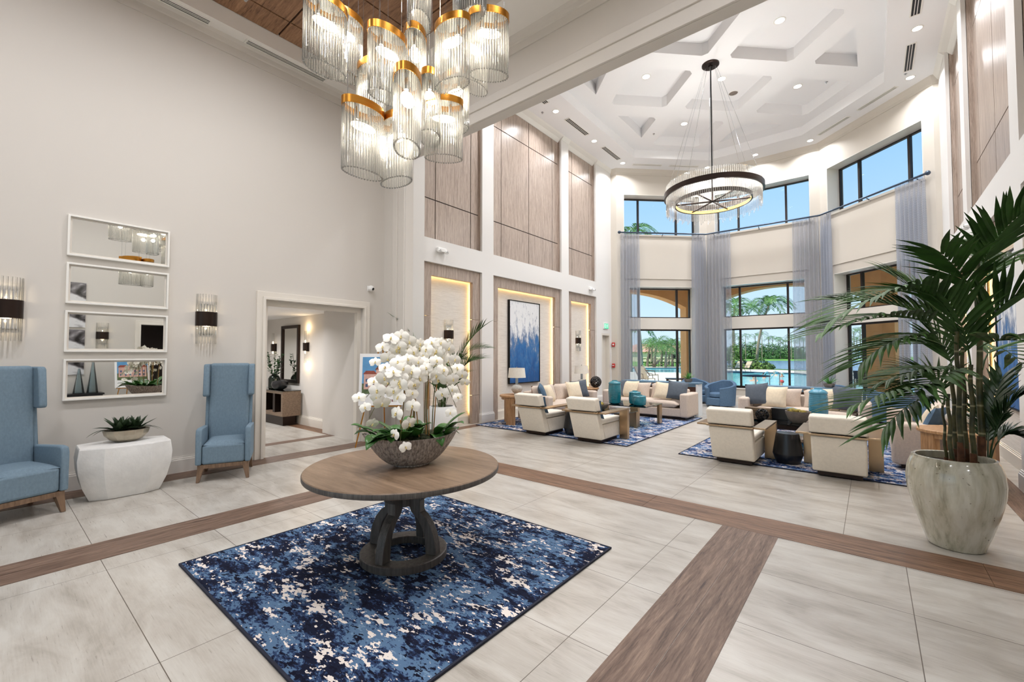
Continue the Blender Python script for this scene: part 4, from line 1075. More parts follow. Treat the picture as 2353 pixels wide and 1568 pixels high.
mb = MB(); grid_faces(mb, [-.66, -.6, .6, .66], [-.56, -.5, .5, .56], lambda u, v: abs(u) > .6 or abs(v) > .5, lambda u, v, w: (u, v, w), .355, .404); part(t, 'frame', mb, 'bronze_dark', smooth=0)
for sx in (-1, 1):
    for sy in (-1, 1): part(t, 'leg', MB().box(sx*.63-.03, sx*.63+.03, sy*.53-.03, sy*.53+.03, 0, .355), 'bronze_dark', smooth=0)
part(t, 'shelf', MB().box(-.6, .6, -.5, .5, .12, .135), 'table_glass', smooth=0)
def ribbed(label, x, y, z, r, h, mat, name='vase', ribs=13):
    mb = MB(); pr = [(r*.55, 0), (r*.82, .012)]
    n = ribs*4
    for i in range(n+1):
        f = i/n; rr = r*(.9+.1*math.sin(PI*min(1, f*1.1))) if f < .86 else r*(.985-.55*((f-.86)/.14)**2.2)
        pr.append((rr*(1-.018*(.5+.5*math.cos(2*PI*f*ribs))), .02+(h-.03)*f))
    pr += [(r*.42, h), (r*.38, h-.01), (r*.36, h-.06)]
    mb.lathe(pr, 36); return tag(mb.build(name, mat, None, loc=(x, y, z), smooth=50), label, 'vase')
z1 = RZ+.45; z2 = RZ+.42
ribbed('tallest of the three teal ribbed vases on the left coffee table', -4.62, 9.38, z1, .15, .54, 'teal_glass')
ribbed('middle teal ribbed vase on the left coffee table, behind the smallest', -4.2, 9.55, z1, .14, .31, 'teal_glass', ribs=8)
ribbed('smallest round teal vase on the left coffee table', -4.02, 9.38, z1, .15, .24, 'teal_glass', ribs=6)
ribbed('tall turquoise ribbed vase on the right coffee table', -.72, 9.28, z2, .145, .58, 'blue_glass', ribs=17)
mb = MB(); mb.lathe([(.06, 0), (.1, .01), (.15, .05), (.165, .1), (.14, .15), (.07, .175), (.05, .17)], 32); tag(mb.build('vase', 'blue_glass', None, loc=(-1.18, 9.6, z2)), 'squat turquoise glass vase behind the moss bowl on the right table', 'vase')
def moss_bowl(label, x, y, z, r, h, k=1):
    t = thing('bowl', label, 'bowl', (x, y, z))
    mb = MB(); mb.lathe([(r*.5, 0), (r*.55, .01), (r*.8, h*.35), (r*.97, h*.8), (r, h), (r*.94, h), (r*.9, h*.8), (r*.5, h*.6)], 36); part(t, 'body', mb, 'concrete', smooth=60)
    rg = random.Random(3); mb = MB()
    for i in range(16): a = rg.uniform(0, 6.3); q = rg.uniform(0, .7)*r; s = rg.uniform(.18, .3)*r; mb.ell((q*math.cos(a), q*math.sin(a), h*.86+rg.uniform(0, .04)), (s, s, s*.7), 10, 7)
    part(t, 'moss', mb, plain('yellow green moss', (146, 130, 58), .9, var=.5, scale=14, bump=.8, bscale=60)); return t
moss_bowl('grey concrete bowl of moss on the right coffee table', -.98, 8.9, z2, .19, .2)
t = moss_bowl('grey pedestal bowl of moss behind the left cream chair', -5.0, 9.1, z1, .2, .13)
t.location = (-4.66, 8.72, RZ+.37)
woven_orb('black knot sculpture on the right coffee table in front of the box', -1.5, 8.78, z2, .1, 'black_metal', 14, 'knot_sculpture')
def book(label, x, y, z, w, d, h, rz, mat):
    t = thing('book', label, 'book', (x, y, z), rz, 'books stacked on the lower coffee table')
    mb = MB(); mb.box(-w/2, w/2, -d/2, d/2, 0, .004); mb.box(-w/2, w/2, -d/2, d/2, h-.004, h); mb.box(-w/2, -w/2+.004, -d/2, d/2, .004, h-.004); part(t, 'cover', mb, mat, smooth=0)
    part(t, 'pages', MB().box(-w/2+.005, w/2-.006, -d/2+.006, d/2-.006, .0045, h-.0045), 'book_white', smooth=0)
zz = RZ+.37
for i, (h, rz, mt, lab) in enumerate(((.03, 3, 'book_grey', 'bottom grey book of the stack on the lower coffee table'), (.026, -2, 'book_white', 'second book from the bottom of the stack, white cover'), (.03, 6, 'book_red', 'maroon book under the top one in the left stack'), (.022, -4, 'book_grey', 'top grey book of the stack on the lower coffee table'))):
    book(lab, -4.12, 8.62, zz, .34, .26, h, R_(rz), mt); zz += h
t = thing('wooden_box', 'rustic slatted wooden box on the right coffee table', 'box', (-1.62, 9.2, z2), R_(-12))
for k in range(3): part(t, 'slat', MB().box(-.22, .22, -.09, .09, .062*k+.002, .062*k+.058), 'box_wood', bevel=.006)
tag(MB().box(-.13, .13, -.1, .1, 0, .2).build('book', 'black_drum', None, loc=(-1.28, 9.22, z2), rotz=R_(-8), bevel=.004), 'upright dark box file beside the rustic box on the right table', 'box')
mb = MB(); mb.lathe([(.17, 0), (.18, .006), (.22, .02), (.225, .022), (.18, .012)], 36); tag(mb.build('tray', 'chrome', None, loc=(-1.6, 8.98, z2)), 'round polished plate in front of the wooden box', 'tray')
# ---- consoles behind the sofas
def console(label, x, y, W):
    t = thing('console_table', label, 'console table', (x, y, .002))
    h = .83; w = W/2
    part(t, 'tabletop', MB().box(-w-.02, w+.02, -.19, .19, h, h+.04), 'console_blue', bevel=.006)
    for s in (-1, 1): part(t, 'side_panel', MB().box(*sorted((s*w, s*(w-.06))), -.17, .17, 0, h), 'console_white', smooth=0)
    part(t, 'back_panel', MB().box(-w+.06, w-.06, -.13, -.1, .12, h), 'console_wood', smooth=0)
    part(t, 'shelf', MB().box(-w+.06, w-.06, -.1, .17, .12, .15), 'console_blue', smooth=0)
    part(t, 'frame_rail', MB().box(-w+.06, w-.06, -.17, -.13, h-.07, h), 'console_blue', smooth=0)
console('blue topped console table behind the left facing sofa', -4.5, 11.92, 2.1); console('blue topped console table behind the right facing sofa', -1.2, 11.92, 2.1)
def grass_pot(label, x, y, z, seed):
    t = thing('potted_plant', label, 'plant', (x, y, z)); rg = random.Random(seed)
    mb = MB(); mb.lathe([(.07, 0), (.1, .05), (.11, .09), (.1, .09), (.09, .06)], 24); part(t, 'pot', mb, 'concrete')
    for i in range(26):
        a = rg.uniform(0, 6.28); e = rg.uniform(.1, 1.0); L = rg.uniform(.2, .3); d = Vector((math.cos(a)*math.sin(e), math.sin(a)*math.sin(e), math.cos(e))); sd = d.cross(Vector((0, 0, 1))).normalized(); mb = MB(); prev = None
        for k in range(5):
            f = k/4; p = Vector((0, 0, .07))+d*L*f+Vector((0, 0, -.08*f*f*math.sin(e))); w = .016*(1-f)**.7+.0008; c = [mb.bm.verts.new(p+sd*w), mb.bm.verts.new(p+d.cross(sd)*w*.5), mb.bm.verts.new(p-sd*w)]
            if prev: mb.bm.faces.new([prev[0], prev[1], c[1], c[0]]); mb.bm.faces.new([prev[1], prev[2], c[2], c[1]])
            prev = c
        part(t, 'leaf', mb, 'grass_green', smooth=0, normals=False)
grass_pot('spiky green plant on the right end of the left console', -3.75, 11.92, .872, 1); grass_pot('spiky green plant on the right console, before the blue tub chair', -.72, 11.92, .872, 2)
# ---- blue tub chairs near the windows
def tub(label, x, y, rz):
    """barrel chair, faces -y"""
    t = thing('tub_chair', label, 'armchair', (x, y, .002), rz, 'blue tub chairs by the windows')
    mb = MB(); R, T = .44, .09; n = 36; rows = []
    for i in range(n+1):
        a = R_(-62)+R_(304)*i/n; f = abs(i/n-.5)*2; top = .80-.22*(max(0, f-.15)/.85)**.8
        x0, y0 = math.cos(a), math.sin(a)
        fl = 1+.06*(1-f)
        rows.append([mb.bm.verts.new(p) for p in ((R*x0*.94, R*y0*.94, .05), (R*x0*fl, R*y0*fl, top-.02), (R*x0*(fl-.06), R*y0*(fl-.06), top), ((R-T)*x0*fl, (R-T)*y0*fl, top-.02), ((R-T)*x0, (R-T)*y0, .05))])
    for A, B in zip(rows, rows[1:]):
        for j in range(5): mb.bm.faces.new([A[j], B[j], B[(j+1) % 5], A[(j+1) % 5]])
    mb.bm.faces.new(rows[0][::-1]); mb.bm.faces.new(rows[-1]); part(t, 'shell', mb, 'denim', smooth=50)
    mb = MB(); mb.lathe([(.33, .05), (.345, .06), (.345, .28)], 32, c=(0, -.02, 0)); part(t, 'seat_base', mb, 'denim', smooth=30)
    part(t, 'front_rail', MB().box(-.2, .2, -.42, -.3, .06, .28), 'denim', bevel=.02)
    mb = MB(); mb.lathe([(.28, .285), (.33, .30), (.345, .35), (.33, .405), (.26, .425), (.001, .43)], 32, c=(0, -.02, 0)); part(t, 'seat_cushion', mb, 'denim')
    mb = MB(); mb.lathe([(.24, 0), (.24, .05)], 24); part(t, 'swivel_base', mb, 'bronze_dark'); return t
tb = tub('blue tub chair facing the lobby between the two sofas', -3.62, 14.55, R_(-16))
dup(tb, (-4.55, 15.25, .002), R_(40), 'blue tub chair nearest the window corner, behind the left console')
dup(tb, (-.55, 14.9, .002), R_(150), 'blue tub chair with its rounded back behind the right console plant')
dup(tb, (.36, 13.55, .002), R_(100), 'blue tub chair right of the right facing sofa, below the palm fronds')
dup(tb, (-5.3, 13.7, .002), R_(120), 'blue tub chair behind the left console, only its top rim showing')
mb = MB(); mb.lathe([(.14, 0), (.16, .02), (.19, .2), (.19, .22), (.14, .46), (.001, .46)], 32); tag(mb.build('drum_table', 'denim', None, loc=(-4.62, 14.35, .002), smooth=30), 'blue tapered drum table between the tub chairs', 'side table')
# ---- art, niche sconces
def painting(label, x, y, z, w, h, side, mat):
    t = thing('painting', label, 'painting', (x, y, z))
    mb = MB(); grid_faces(mb, [-w/2-.022, -w/2-.006, w/2+.006, w/2+.022], [-h/2-.022, -h/2-.006, h/2+.006, h/2+.022], lambda u, v: abs(u) > w/2+.006 or abs(v) > h/2+.006, lambda u, v, q: (q*side, u, v), .002, .07); part(t, 'frame', mb, 'black_metal', smooth=0)
    part(t, 'canvas', MB().box(*sorted((side*.004, side*.055)), -w/2, w/2, -h/2, h/2), mat, smooth=0)
gx_l, gx_r = XL-.22, XR+.22
painting('tall blue and white abstract painting in a thin black frame, left wall', gx_l, 9.35, 1.94, 1.30, 2.16, 1, 'canvas')
painting('tall blue and grey abstract painting on the right wall behind the palm', gx_r, 9.35, 1.94, 1.30, 2.16, -1, 'canvas2')
def sconce(label, x, y, z, side, s=1, n=11, group=None):
    """half round glass rod sconce with a dark metal band, on a wall facing side*x"""
    t = thing('wall_sconce', label, 'wall lamp', (x, y, z), 0 if side > 0 else PI, group)
    r = .118*s; pts = []
    for i in range(n):
        a = R_(-84)+R_(168)*i/(n-1); pts.append((.005+.095*s*math.cos(a), r*math.sin(a)))
    for px, py in pts:
        mb = MB(); mb.tube([(px, py, -.35*s), (px, py, .35*s)], .0085*s, 7); part(t, 'glass_rod', mb, 'glass_rod')
    mb = MB(); prof = [(.02+.10*s*math.cos(R_(-90+180*i/20)), (r+.012)*math.sin(R_(-90+180*i/20))) for i in range(21)]
    mb.prism([(0, -r-.012)]+prof+[(0, r+.012)], -.10*s, .10*s); part(t, 'metal_band', mb, 'bronze_dark', smooth=30)
    part(t, 'backplate', MB().box(0, .012, -r*.75, r*.75, -.215*s, .215*s), 'chrome', smooth=0)
    for zz in (-.096, .096): mb = MB(); mb.ell((.045*s, 0, zz*s), (.018*s, .055*s, .008*s), 10, 6); part(t, 'bulb', mb, 'sconce_bulb')
    for zz in (-.13, .13): light('sconce_lamp', 'POINT', (x+side*.035*s, y, z+zz*s), 1.7, (255, 232, 196), shadow_soft_size=.006)
    return t
sconce('glass rod sconce in the far left niche, above the lamp with the black orb', gx_l, 12.18, 2.05, 1, .95)
sconce('glass rod sconce in the near left niche, half hidden by palm leaves', gx_l, 6.61, 2.05, 1, .95)
sconce('glass rod sconce in the far right niche, behind the palm', gx_r, 12.18, 2.05, -1, .95)
# ---- signs, alarms, emergency lights
t = thing('exit_sign', 'green lit exit sign above the far left door', 'exit sign', (XL, 13.68, 2.5))
part(t, 'sign_box', MB().box(.002, .035, -.17, .17, -.01, .19), 'white_plastic', bevel=.004)
part(t, 'lit_face', MB().box(.0352, .039, -.155, .155, .005, .175), 'exit_green', smooth=0)
def strokes(mb, x, ch, u0, v0, w, h, th):
    L = {'E': [(0, 0, th, h), (0, 0, w, th), (0, h/2-th/2, w*.8, h/2+th/2), (0, h-th, w, h)], 'I': [(w/2-th/2, 0, w/2+th/2, h)], 'T': [(w/2-th/2, 0, w/2+th/2, h), (0, h-th, w, h)]}.get(ch)
    if L:
        for a, b, c, d in L: mb.box(x, x+.002, u0+a, u0+c, v0+b, v0+d)
    else:
        for sgn in (0, 1):
            p = [(u0+(w-th if sgn else 0), v0), (u0+(w if sgn else th), v0), (u0+(th if sgn else w), v0+h), (u0+(0 if sgn else w-th), v0+h)]
            mb.prism(p, x, x+.002, lambda u, v, q: (q, u, v))
# sign reads from the room: +y runs to the viewer's right on the left wall
mb = MB()
for i, c in enumerate('EXIT'): strokes(mb, .0392, c, -.135+i*.072, .03, .052, .12, .014)
part(t, 'letters', mb, 'exit_white', smooth=0)
def emergency(label, x, y, z, side):
    t = thing('emergency_light', label, 'emergency light', (x, y, z), 0 if side > 0 else PI)
    part(t, 'housing', MB().box(.001, .07, -.12, .12, -.04, .05), 'white_plastic', bevel=.012)
    for s in (-1, 1):
        mb = MB(); mb.lathe([(.001, -.03), (.04, -.03), (.048, 0), (.03, .025), (.001, .025)], 16, c=(.085, s*.10, -.03)); o = part(t, 'lamp_head', mb, 'white_plastic')
        mb = MB(); mb.ell((.118, s*.10, -.035), (.012, .03, .026), 10, 6); part(t, 'lens', mb, 'dark_plastic')
emergency('white twin head emergency light above the near left niche', XL, 6.18, 3.83, 1)
emergency('white twin head emergency light above the far left niche', XL, 12.66, 3.77, 1)
emergency('white twin head emergency light above the far right niche', XR, 12.4, 3.77, -1)
emergency('white twin head emergency light above the middle right niche', XR, 10.4, 3.77, -1)
t = thing('fire_alarm', 'red fire alarm strobe in the far left corner', 'fire alarm', (-6.99, 14.14, 1.96)); part(t, 'housing', MB().box(-.055, .055, -.05, -.001, -.07, .07), 'red_plastic', bevel=.01); part(t, 'strobe', MB().box(-.02, .04, -.066, -.051, -.03, .03), 'white_plastic', bevel=.006)
t = thing('fire_alarm', 'red manual pull station below the alarm strobe', 'fire alarm', (-6.99, 14.14, 1.22)); part(t, 'housing', MB().box(-.05, .05, -.045, -.001, -.07, .07), 'red_plastic', bevel=.008); part(t, 'handle', MB().box(-.035, .035, -.055, -.0455, -.01, .015), 'white_plastic', bevel=.003)
# ---- curtains and rod
rod_path = [(-6.72, 14.09), (-4.46, 16.30), (-1.13, 16.30), (1.13, 14.09)]
t = thing('curtain_rod', 'long blue grey curtain rod following the three bay walls', 'curtain rod')
mb = MB(); mb.tube([(*p, 5.9) for p in rod_path], .026, 10); part(t, 'rod', mb, 'rod')
for p in (rod_path[0], rod_path[-1]): mb = MB(); mb.ell((*p, 5.9), (.055, .055, .055), 12, 8); part(t, 'finial', mb, 'rod')
for (a, b) in zip(rod_path, rod_path[1:]):
    for k in (.08, .5, .92):
        x, y = a[0]+(b[0]-a[0])*k, a[1]+(b[1]-a[1])*k; d = Vector((b[0]-a[0], b[1]-a[1])).normalized(); n = Vector((-d.y, d.x))
        mb = MB(); mb.tube([(x, y, 5.86), (x+n.x*.13, y+n.y*.13, 5.8)], .012, 6); part(t, 'bracket', mb, 'rod')
def curtain(label, P0, P1, n, seed):
    """pleated panel hanging from the rod, P0 -> P1 in plan"""
    P0, P1 = Vector(P0), Vector(P1); d = P1-P0; L = d.length; d = d/L; nn = Vector((-d.y, d.x)); rg = random.Random(seed); ph = [rg.uniform(-.5, .5) for _ in range(n+2)]
    def fn(u, v):
        z = 5.9-.03-5.85*v; k = u*n; a = .014+.07*min(1, v*9+.15)*(1-.2*v)
        off = a*math.sin(2*PI*k+ph[int(k)]*.5*v*2)+.02*v*math.sin(2*PI*u*2.3+seed); flare = 1+.07*v
        uu = (u-.5)*flare+.5+.012*v*math.sin(9*u+seed)
        return (P0.x+d.x*L*uu+nn.x*off, P0.y+d.y*L*uu+nn.y*off, z)
    mb = MB(); mb.grid(fn, n*10, 26, uvfn=lambda u, v: (u*n*.36, v*5.85))
    return tag(mb.build('curtain', 'curtain', None, smooth=70, normals=False), label, 'curtain', 'sheer curtains on the bay rod')
def onpath(k, s):
    a, b = Vector(rod_path[k]), Vector(rod_path[k+1]); d = (b-a).normalized(); return a+d*s if s >= 0 else b+d*s
curtain('sheer grey blue curtain at the far left of the bay', onpath(0, .04), onpath(0, .72), 6, 1)
curtain('sheer curtain on the left of the first bay corner', onpath(0, -.52), onpath(0, -.02), 5, 2)
curtain('sheer curtain on the right of the first bay corner', onpath(1, .03), onpath(1, .80), 7, 3)
curtain('sheer curtain on the left of the second bay corner', onpath(1, -.72), onpath(1, -.03), 6, 4)
curtain('sheer curtain on the right of the second bay corner', onpath(2, .02), onpath(2, .42), 4, 5)
curtain('sheer grey blue curtain at the far right of the bay', onpath(2, -.80), onpath(2, -.06), 7, 6)
# ---- ceiling fittings
def downlight(label, x, y, z, r=.085, group=None):
    t = thing('downlight', label, 'ceiling light', (x, y, z), 0, group)
    mb = MB(); mb.lathe([(r*.86, -.001), (r*.9, -.008), (r*1.15, -.006), (r*1.18, 0)], 28, cap=False); part(t, 'trim_ring', mb, 'trim_white')
    mb = MB(); mb.lathe([(.001, -.004), (r*.87, -.004)], 28, cap=False); part(t, 'lens', mb, 'lens')
    return t
W_ = ['nearest the beam', 'second from the beam', 'third from the beam', 'fourth from the beam', 'at the far end']
for i, y in enumerate((7.57, 9.69, 11.81, 13.81)): downlight('recessed downlight in the left ceiling border, '+W_[i], -6.44, y, ZC)
for i, y in enumerate((7.57, 9.69, 11.82, 13.84)): downlight('recessed downlight in the right ceiling border, '+W_[i], .86, y, ZC)
downlight('recessed downlight over the first bay corner', -4.30, 16.03, ZC); downlight('recessed downlight over the middle window wall', -2.8, 16.01, ZC); downlight('recessed downlight over the second bay corner', -1.3, 16.0, ZC)
for dm, i, j in coffers:
    if abs(i) < 2 and (i, j) in ((-1, 0), (1, 0), (0, 1), (-1, 2), (1, 2), (0, -1), (-1, -2), (1, -2)):
        nm = {(-1, 0): 'left of the chandelier canopy', (1, 0): 'right of the chandelier canopy', (0, 1): 'beyond the chandelier canopy', (-1, 2): 'at the far left', (1, 2): 'at the far right', (0, -1): 'before the canopy', (-1, -2): 'at the near left', (1, -2): 'at the near right'}[(i, j)]
        downlight('downlight inside the ceiling coffer '+nm, -2.78+1.475*i-.05, 10.75+1.475*j-(.1 if i or j != 1 else .25), ZT, .1)
def vent(label, x, y, z, L, W, rz, slots=3):
    t = thing('air_vent', label, 'air vent', (x, y, z), rz)
    part(t, 'backing', MB().box(-L/2+.02, L/2-.02, -W/2+.015, W/2-.015, -.004, -.001), 'vent_dark', smooth=0)
    mb = MB(); grid_faces(mb, [-L/2, -L/2+.025, L/2-.025, L/2], [-W/2, -W/2+.02, W/2-.02, W/2], lambda u, v: abs(u) > L/2-.025 or abs(v) > W/2-.02, lambda u, v, w: (u, v, w), -.012, 0); part(t, 'frame', mb, 'trim_white', smooth=0)
    iw = W-.04
    for k in range(1, slots): y0 = -iw/2+iw*k/slots; part(t, 'slat', MB().box(-L/2+.025, L/2-.025, y0-.0055, y0+.0055, -.011, -.005), 'trim_white', smooth=0)
for i, (y, n) in enumerate(((8.65, 'nearest the beam'), (10.76, 'in the middle'), (12.9, 'farthest from the beam'))):
    vent('long slot vent in the left ceiling border, '+n, -6.41, y, ZC, 1.16, .17, PI/2); vent('long slot vent in the right ceiling border, '+n, .80, y, ZC, 1.16, .17, PI/2)
for (x, y, r, n) in ((-5.85, 14.48, 44, 'above the left bay window, left one'), (-4.9, 15.4, 44, 'above the left bay window, right one'), (-.7, 15.4, -44, 'above the right bay window, left one'), (.25, 14.45, -44, 'above the right bay window, right one')): vent('slot vent '+n, x, y, ZC, 1.05, .12, R_(r))
def sprinkler(label, x, y, z):
    t = thing('sprinkler_head', label, 'sprinkler', (x, y, z)); mb = MB(); mb.lathe([(.035, 0), (.035, -.006), (.012, -.01), (.012, -.03)], 14); part(t, 'rosette', mb, 'chrome'); mb = MB(); mb.lathe([(.02, -.034), (.02, -.03)], 12); part(t, 'deflector', mb, 'chrome')
sprinkler('sprinkler head on the coffer grid between the left triangle coffer and the far left coffer', -5.05, 13.05, ZK); sprinkler('sprinkler head on the coffer grid by the right triangle coffer', -.72, 13.3, ZK)
sprinkler('sprinkler head in the left border near the beam', -6.75, 9.5, ZC); sprinkler('sprinkler head in the right border by the vent', .77, 13.6, ZC)
t = thing('ceiling_speaker', 'round grey speaker in the coffer beyond the canopy', 'speaker', (-2.75, 12.85, ZT)); mb = MB(); mb.lathe([(.001, -.006), (.1, -.006), (.11, 0)], 28, cap=False); part(t, 'grille', mb, 'concrete'); mb = MB(); mb.lathe([(.112, 0), (.112, -.008), (.12, 0)], 28, cap=False); part(t, 'rim', mb, 'trim_white')
# ---- ring chandelier
CH = (-2.78, 10.75)
t = thing('ring_chandelier', 'large ring chandelier of clear glass rods with a dark band, under the coffered ceiling', 'chandelier', (CH[0], CH[1], 0))
mb = MB(); mb.lathe([(.19, ZK), (.19, ZK-.03), (.17, ZK-.045), (.05, ZK-.05), (.05, ZK-.07), (.001, ZK-.07)], 28); part(t, 'canopy', mb, 'bronze_dark', smooth=30)
mb = MB(); mb.tube([(0, 0, ZK-.05), (0, 0, 5.3)], .016, 8); part(t, 'stem', mb, 'black_metal')
RZ0, R1 = 5.38, 1.04
mb = MB()
for (ra, rb, za, zb) in ((R1-.012, R1+.03, RZ0-.06, RZ0+.06),): mb.lathe([(ra, za), (rb, za), (rb, zb), (ra, zb), (ra, za)], 72, cap=False)
part(t, 'metal_band', mb, 'bronze_dark', smooth=30)
mb = MB(); mb.lathe([(.80, 5.14), (.83, 5.14), (.83, 5.22), (.80, 5.22), (.80, 5.14)], 72, cap=False); part(t, 'inner_ring', mb, 'bronze_dark', smooth=30)
mb = MB(); mb.lathe([(.797, 5.15), (.7985, 5.15), (.7985, 5.212), (.797, 5.212), (.797, 5.15)], 72, cap=False); part(t, 'led_strip', mb, 'led_gold')
for k in range(3):
    a = R_(20+60*k); mb = MB(); mb.tube([(-.8*math.cos(a), -.8*math.sin(a), 5.18), (.8*math.cos(a), .8*math.sin(a), 5.18)], .018, 6); part(t, 'spoke', mb, 'bronze_dark')
mb = MB(); mb.tube([(0, 0, 5.18), (0, 0, 5.4)], .02, 8); part(t, 'hub', mb, 'bronze_dark')
for k in range(8):
    a = 2*PI*k/8+.2; mb = MB(); mb.tube([(.12*math.cos(a), .12*math.sin(a), ZK-.05), (R1*math.cos(a), R1*math.sin(a), RZ0+.06)], .0035, 5); part(t, 'cable', mb, 'chrome')
rods = []
mbs = MB()
NR = 150
cam2 = Vector((0, 0))-Vector(CH); camd = math.atan2(cam2.y, cam2.x)
protos_r = {}
for k in range(NR):
    a = 2*PI*k/NR; hi = 5.62; lo = 5.02-.05*(k % 4 in (1, 2))-.04*(k % 4 == 2)
    key = round(lo, 3)
    near = abs((a-camd+PI) % (2*PI)-PI) < PI*100/NR
    if near:
        if key not in protos_r:
            mb = MB(); mb.tube([(0, 0, lo), (0, 0, hi)], .0125, 7); protos_r[key] = part(t, 'glass_rod', mb, 'glass_rod'); o = protos_r[key]
        else: o = protos_r[key].copy(); C.objects.link(o)
        o.location = ((R1-.03)*math.cos(a), (R1-.03)*math.sin(a), 0)
    else: mbs.tube([((R1-.03)*math.cos(a), (R1-.03)*math.sin(a), lo), ((R1-.03)*math.cos(a), (R1-.03)*math.sin(a), hi)], .0125, 7)
o = part(t, 'glass_rods', mbs, 'glass_rod'); o['kind'] = 'stuff'
# ================================================================== LOBBY
rug('navy, blue and cream abstract rug under the round lobby table', -4.09, -1.68, .985, 3.333, 'rug')
RL = E_+.013
# ---- round pedestal table
TX, TY = -2.885, 2.16
t = thing('pedestal_table', 'large round grey brown wooden table with a four legged pedestal, in the lobby', 'table', (TX, TY, RL))
TZ = .727-RL
mb = MB(); mb.lathe([(.70, TZ-.047), (.735, TZ-.045), (.745, TZ-.035), (.745, TZ-.006), (.74, TZ)], 96); part(t, 'tabletop', mb, 'tabletop', smooth=30)
mb = MB(); mb.lathe([(.7455, TZ-.040), (.7475, TZ-.036), (.7475, TZ-.010), (.7455, TZ-.006)], 96, cap=False); part(t, 'edge_shade_band', mb, 'tablebase', smooth=30)  # dark rim puts the shade on the table edge into colour
mb = MB(); mb.lathe([(.335, 0), (.335, .05), (.328, .056), (.222, .056), (.215, .05), (.215, 0), (.335, 0)], 64, cap=False); part(t, 'base_ring', mb, 'tablebase', smooth=30)
def leg_shape():
    """bowed leg in its own vertical plane: outer foot curves in to a waist, then flares to the top"""
    o = [(.31, .056), (.305, .13), (.285, .21), (.25, .285), (.2, .345), (.165, .365), (.165, .45), (.2, .47), (.25, .52), (.285, .585), (.3, TZ-.05)]
    i = [(.175, TZ-.05), (.165, .62), (.14, .575), (.085, .555), (.07, .54), (.07, .40), (.085, .36), (.14, .315), (.185, .25), (.21, .17), (.218, .056)]
    return o+i
for k in range(4):
    a = R_(18+90*k); ca, sa = math.cos(a), math.sin(a); mb = MB()
    mb.prism(leg_shape(), -.034, .034, lambda u, v, w: (u*ca-w*sa, u*sa+w*ca, v)); part(t, 'leg', mb, 'tablebase', bevel=.004, smooth=25)
mb = MB(); mb.lathe([(.08, .40), (.08, .545)], 20); part(t, 'hub', mb, 'tablebase', smooth=30)
# ---- orchid bowl
BR = R_(67.5)
t = thing('orchid_planter', 'boat shaped bronze grey bowl of white orchids on the round lobby table', 'flower arrangement', (TX+.045, TY+.037, .7275), BR)
BL, BW, BH = .385, .205, .235
def bowl_pt(u, v, k=1.0):
    a = 2*PI*u; f = v
    rx, ry = (.14+(BL-.14)*f**.86)*k, (.10+(BW-.10)*f**.8)*k
    z = (BH-.02)*f**1.4+.045*f*f*abs(math.cos(a))**3
    return (rx*math.cos(a), ry*math.sin(a), z+.012)
mb = MB(); n = 64
outr = [[mb.bm.verts.new(bowl_pt(i/n, j/12)) for i in range(n)] for j in range(13)]
inr = [[mb.bm.verts.new(Vector(bowl_pt(i/n, j/12, .965))+Vector((0, 0, .0 if j == 12 else .006))) for i in range(n)] for j in range(13)]
for ring, fl in ((outr, 0), (inr, 1)):
    for A, B in zip(ring, ring[1:]):
        for i in range(n): mb.bm.faces.new([A[i], A[(i+1) % n], B[(i+1) % n], B[i]])
for i in range(n): mb.bm.faces.new([outr[12][i], outr[12][(i+1) % n], inr[12][(i+1) % n], inr[12][i]])
mb.bm.faces.new(outr[0][::-1]); mb.bm.faces.new(inr[0]); part(t, 'bowl', mb, 'bark_bowl', smooth=50)
mb = MB(); mb.lathe([(.135, 0), (.14, .004), (.14, .012)], 40, sx=1, sy=.72); part(t, 'foot_ring', mb, 'bark_bowl', smooth=30)
rg = random.Random(5); mb = MB()
for i in range(70):
    a = rg.uniform(0, 6.28); q = math.sqrt(rg.random())*.86; s = rg.uniform(.02, .05); mb.ell((BL*.93*q*math.cos(a), BW*.93*q*math.sin(a), BH-.03+rg.uniform(0, .02)), (s, s, s*.6), 8, 6)
part(t, 'moss', mb, 'moss')
def strap_leaf(mb, p, d, L, W, droop, lift, seg=7, mi=0, fold=.25):
    """broad leaf from p towards horizontal direction d"""
    d = Vector(d).normalized(); sd = Vector((-d.y, d.x, 0)); rows = []
    for k in range(seg+1):
        f = k/seg; w = W*(math.sin(PI*(f*.86+.1))**.75)*(1 if k < seg else .08)
        q = Vector(p)+d*L*f*(1-.12*f*droop)+Vector((0, 0, lift*L*f-droop*L*f*f*.75))
        up = Vector((0, 0, 1))
        rows.append([mb.bm.verts.new(q+sd*w+up*w*fold), mb.bm.verts.new(q+sd*w*.5+up*w*fold*.35), mb.bm.verts.new(q), mb.bm.verts.new(q-sd*w*.5+up*w*fold*.35), mb.bm.verts.new(q-sd*w+up*w*fold)])
    for A, B in zip(rows, rows[1:]):
        for j in range(4): mb.bm.faces.new([A[j], A[j+1], B[j+1], B[j]]).material_index = mi
    return mb
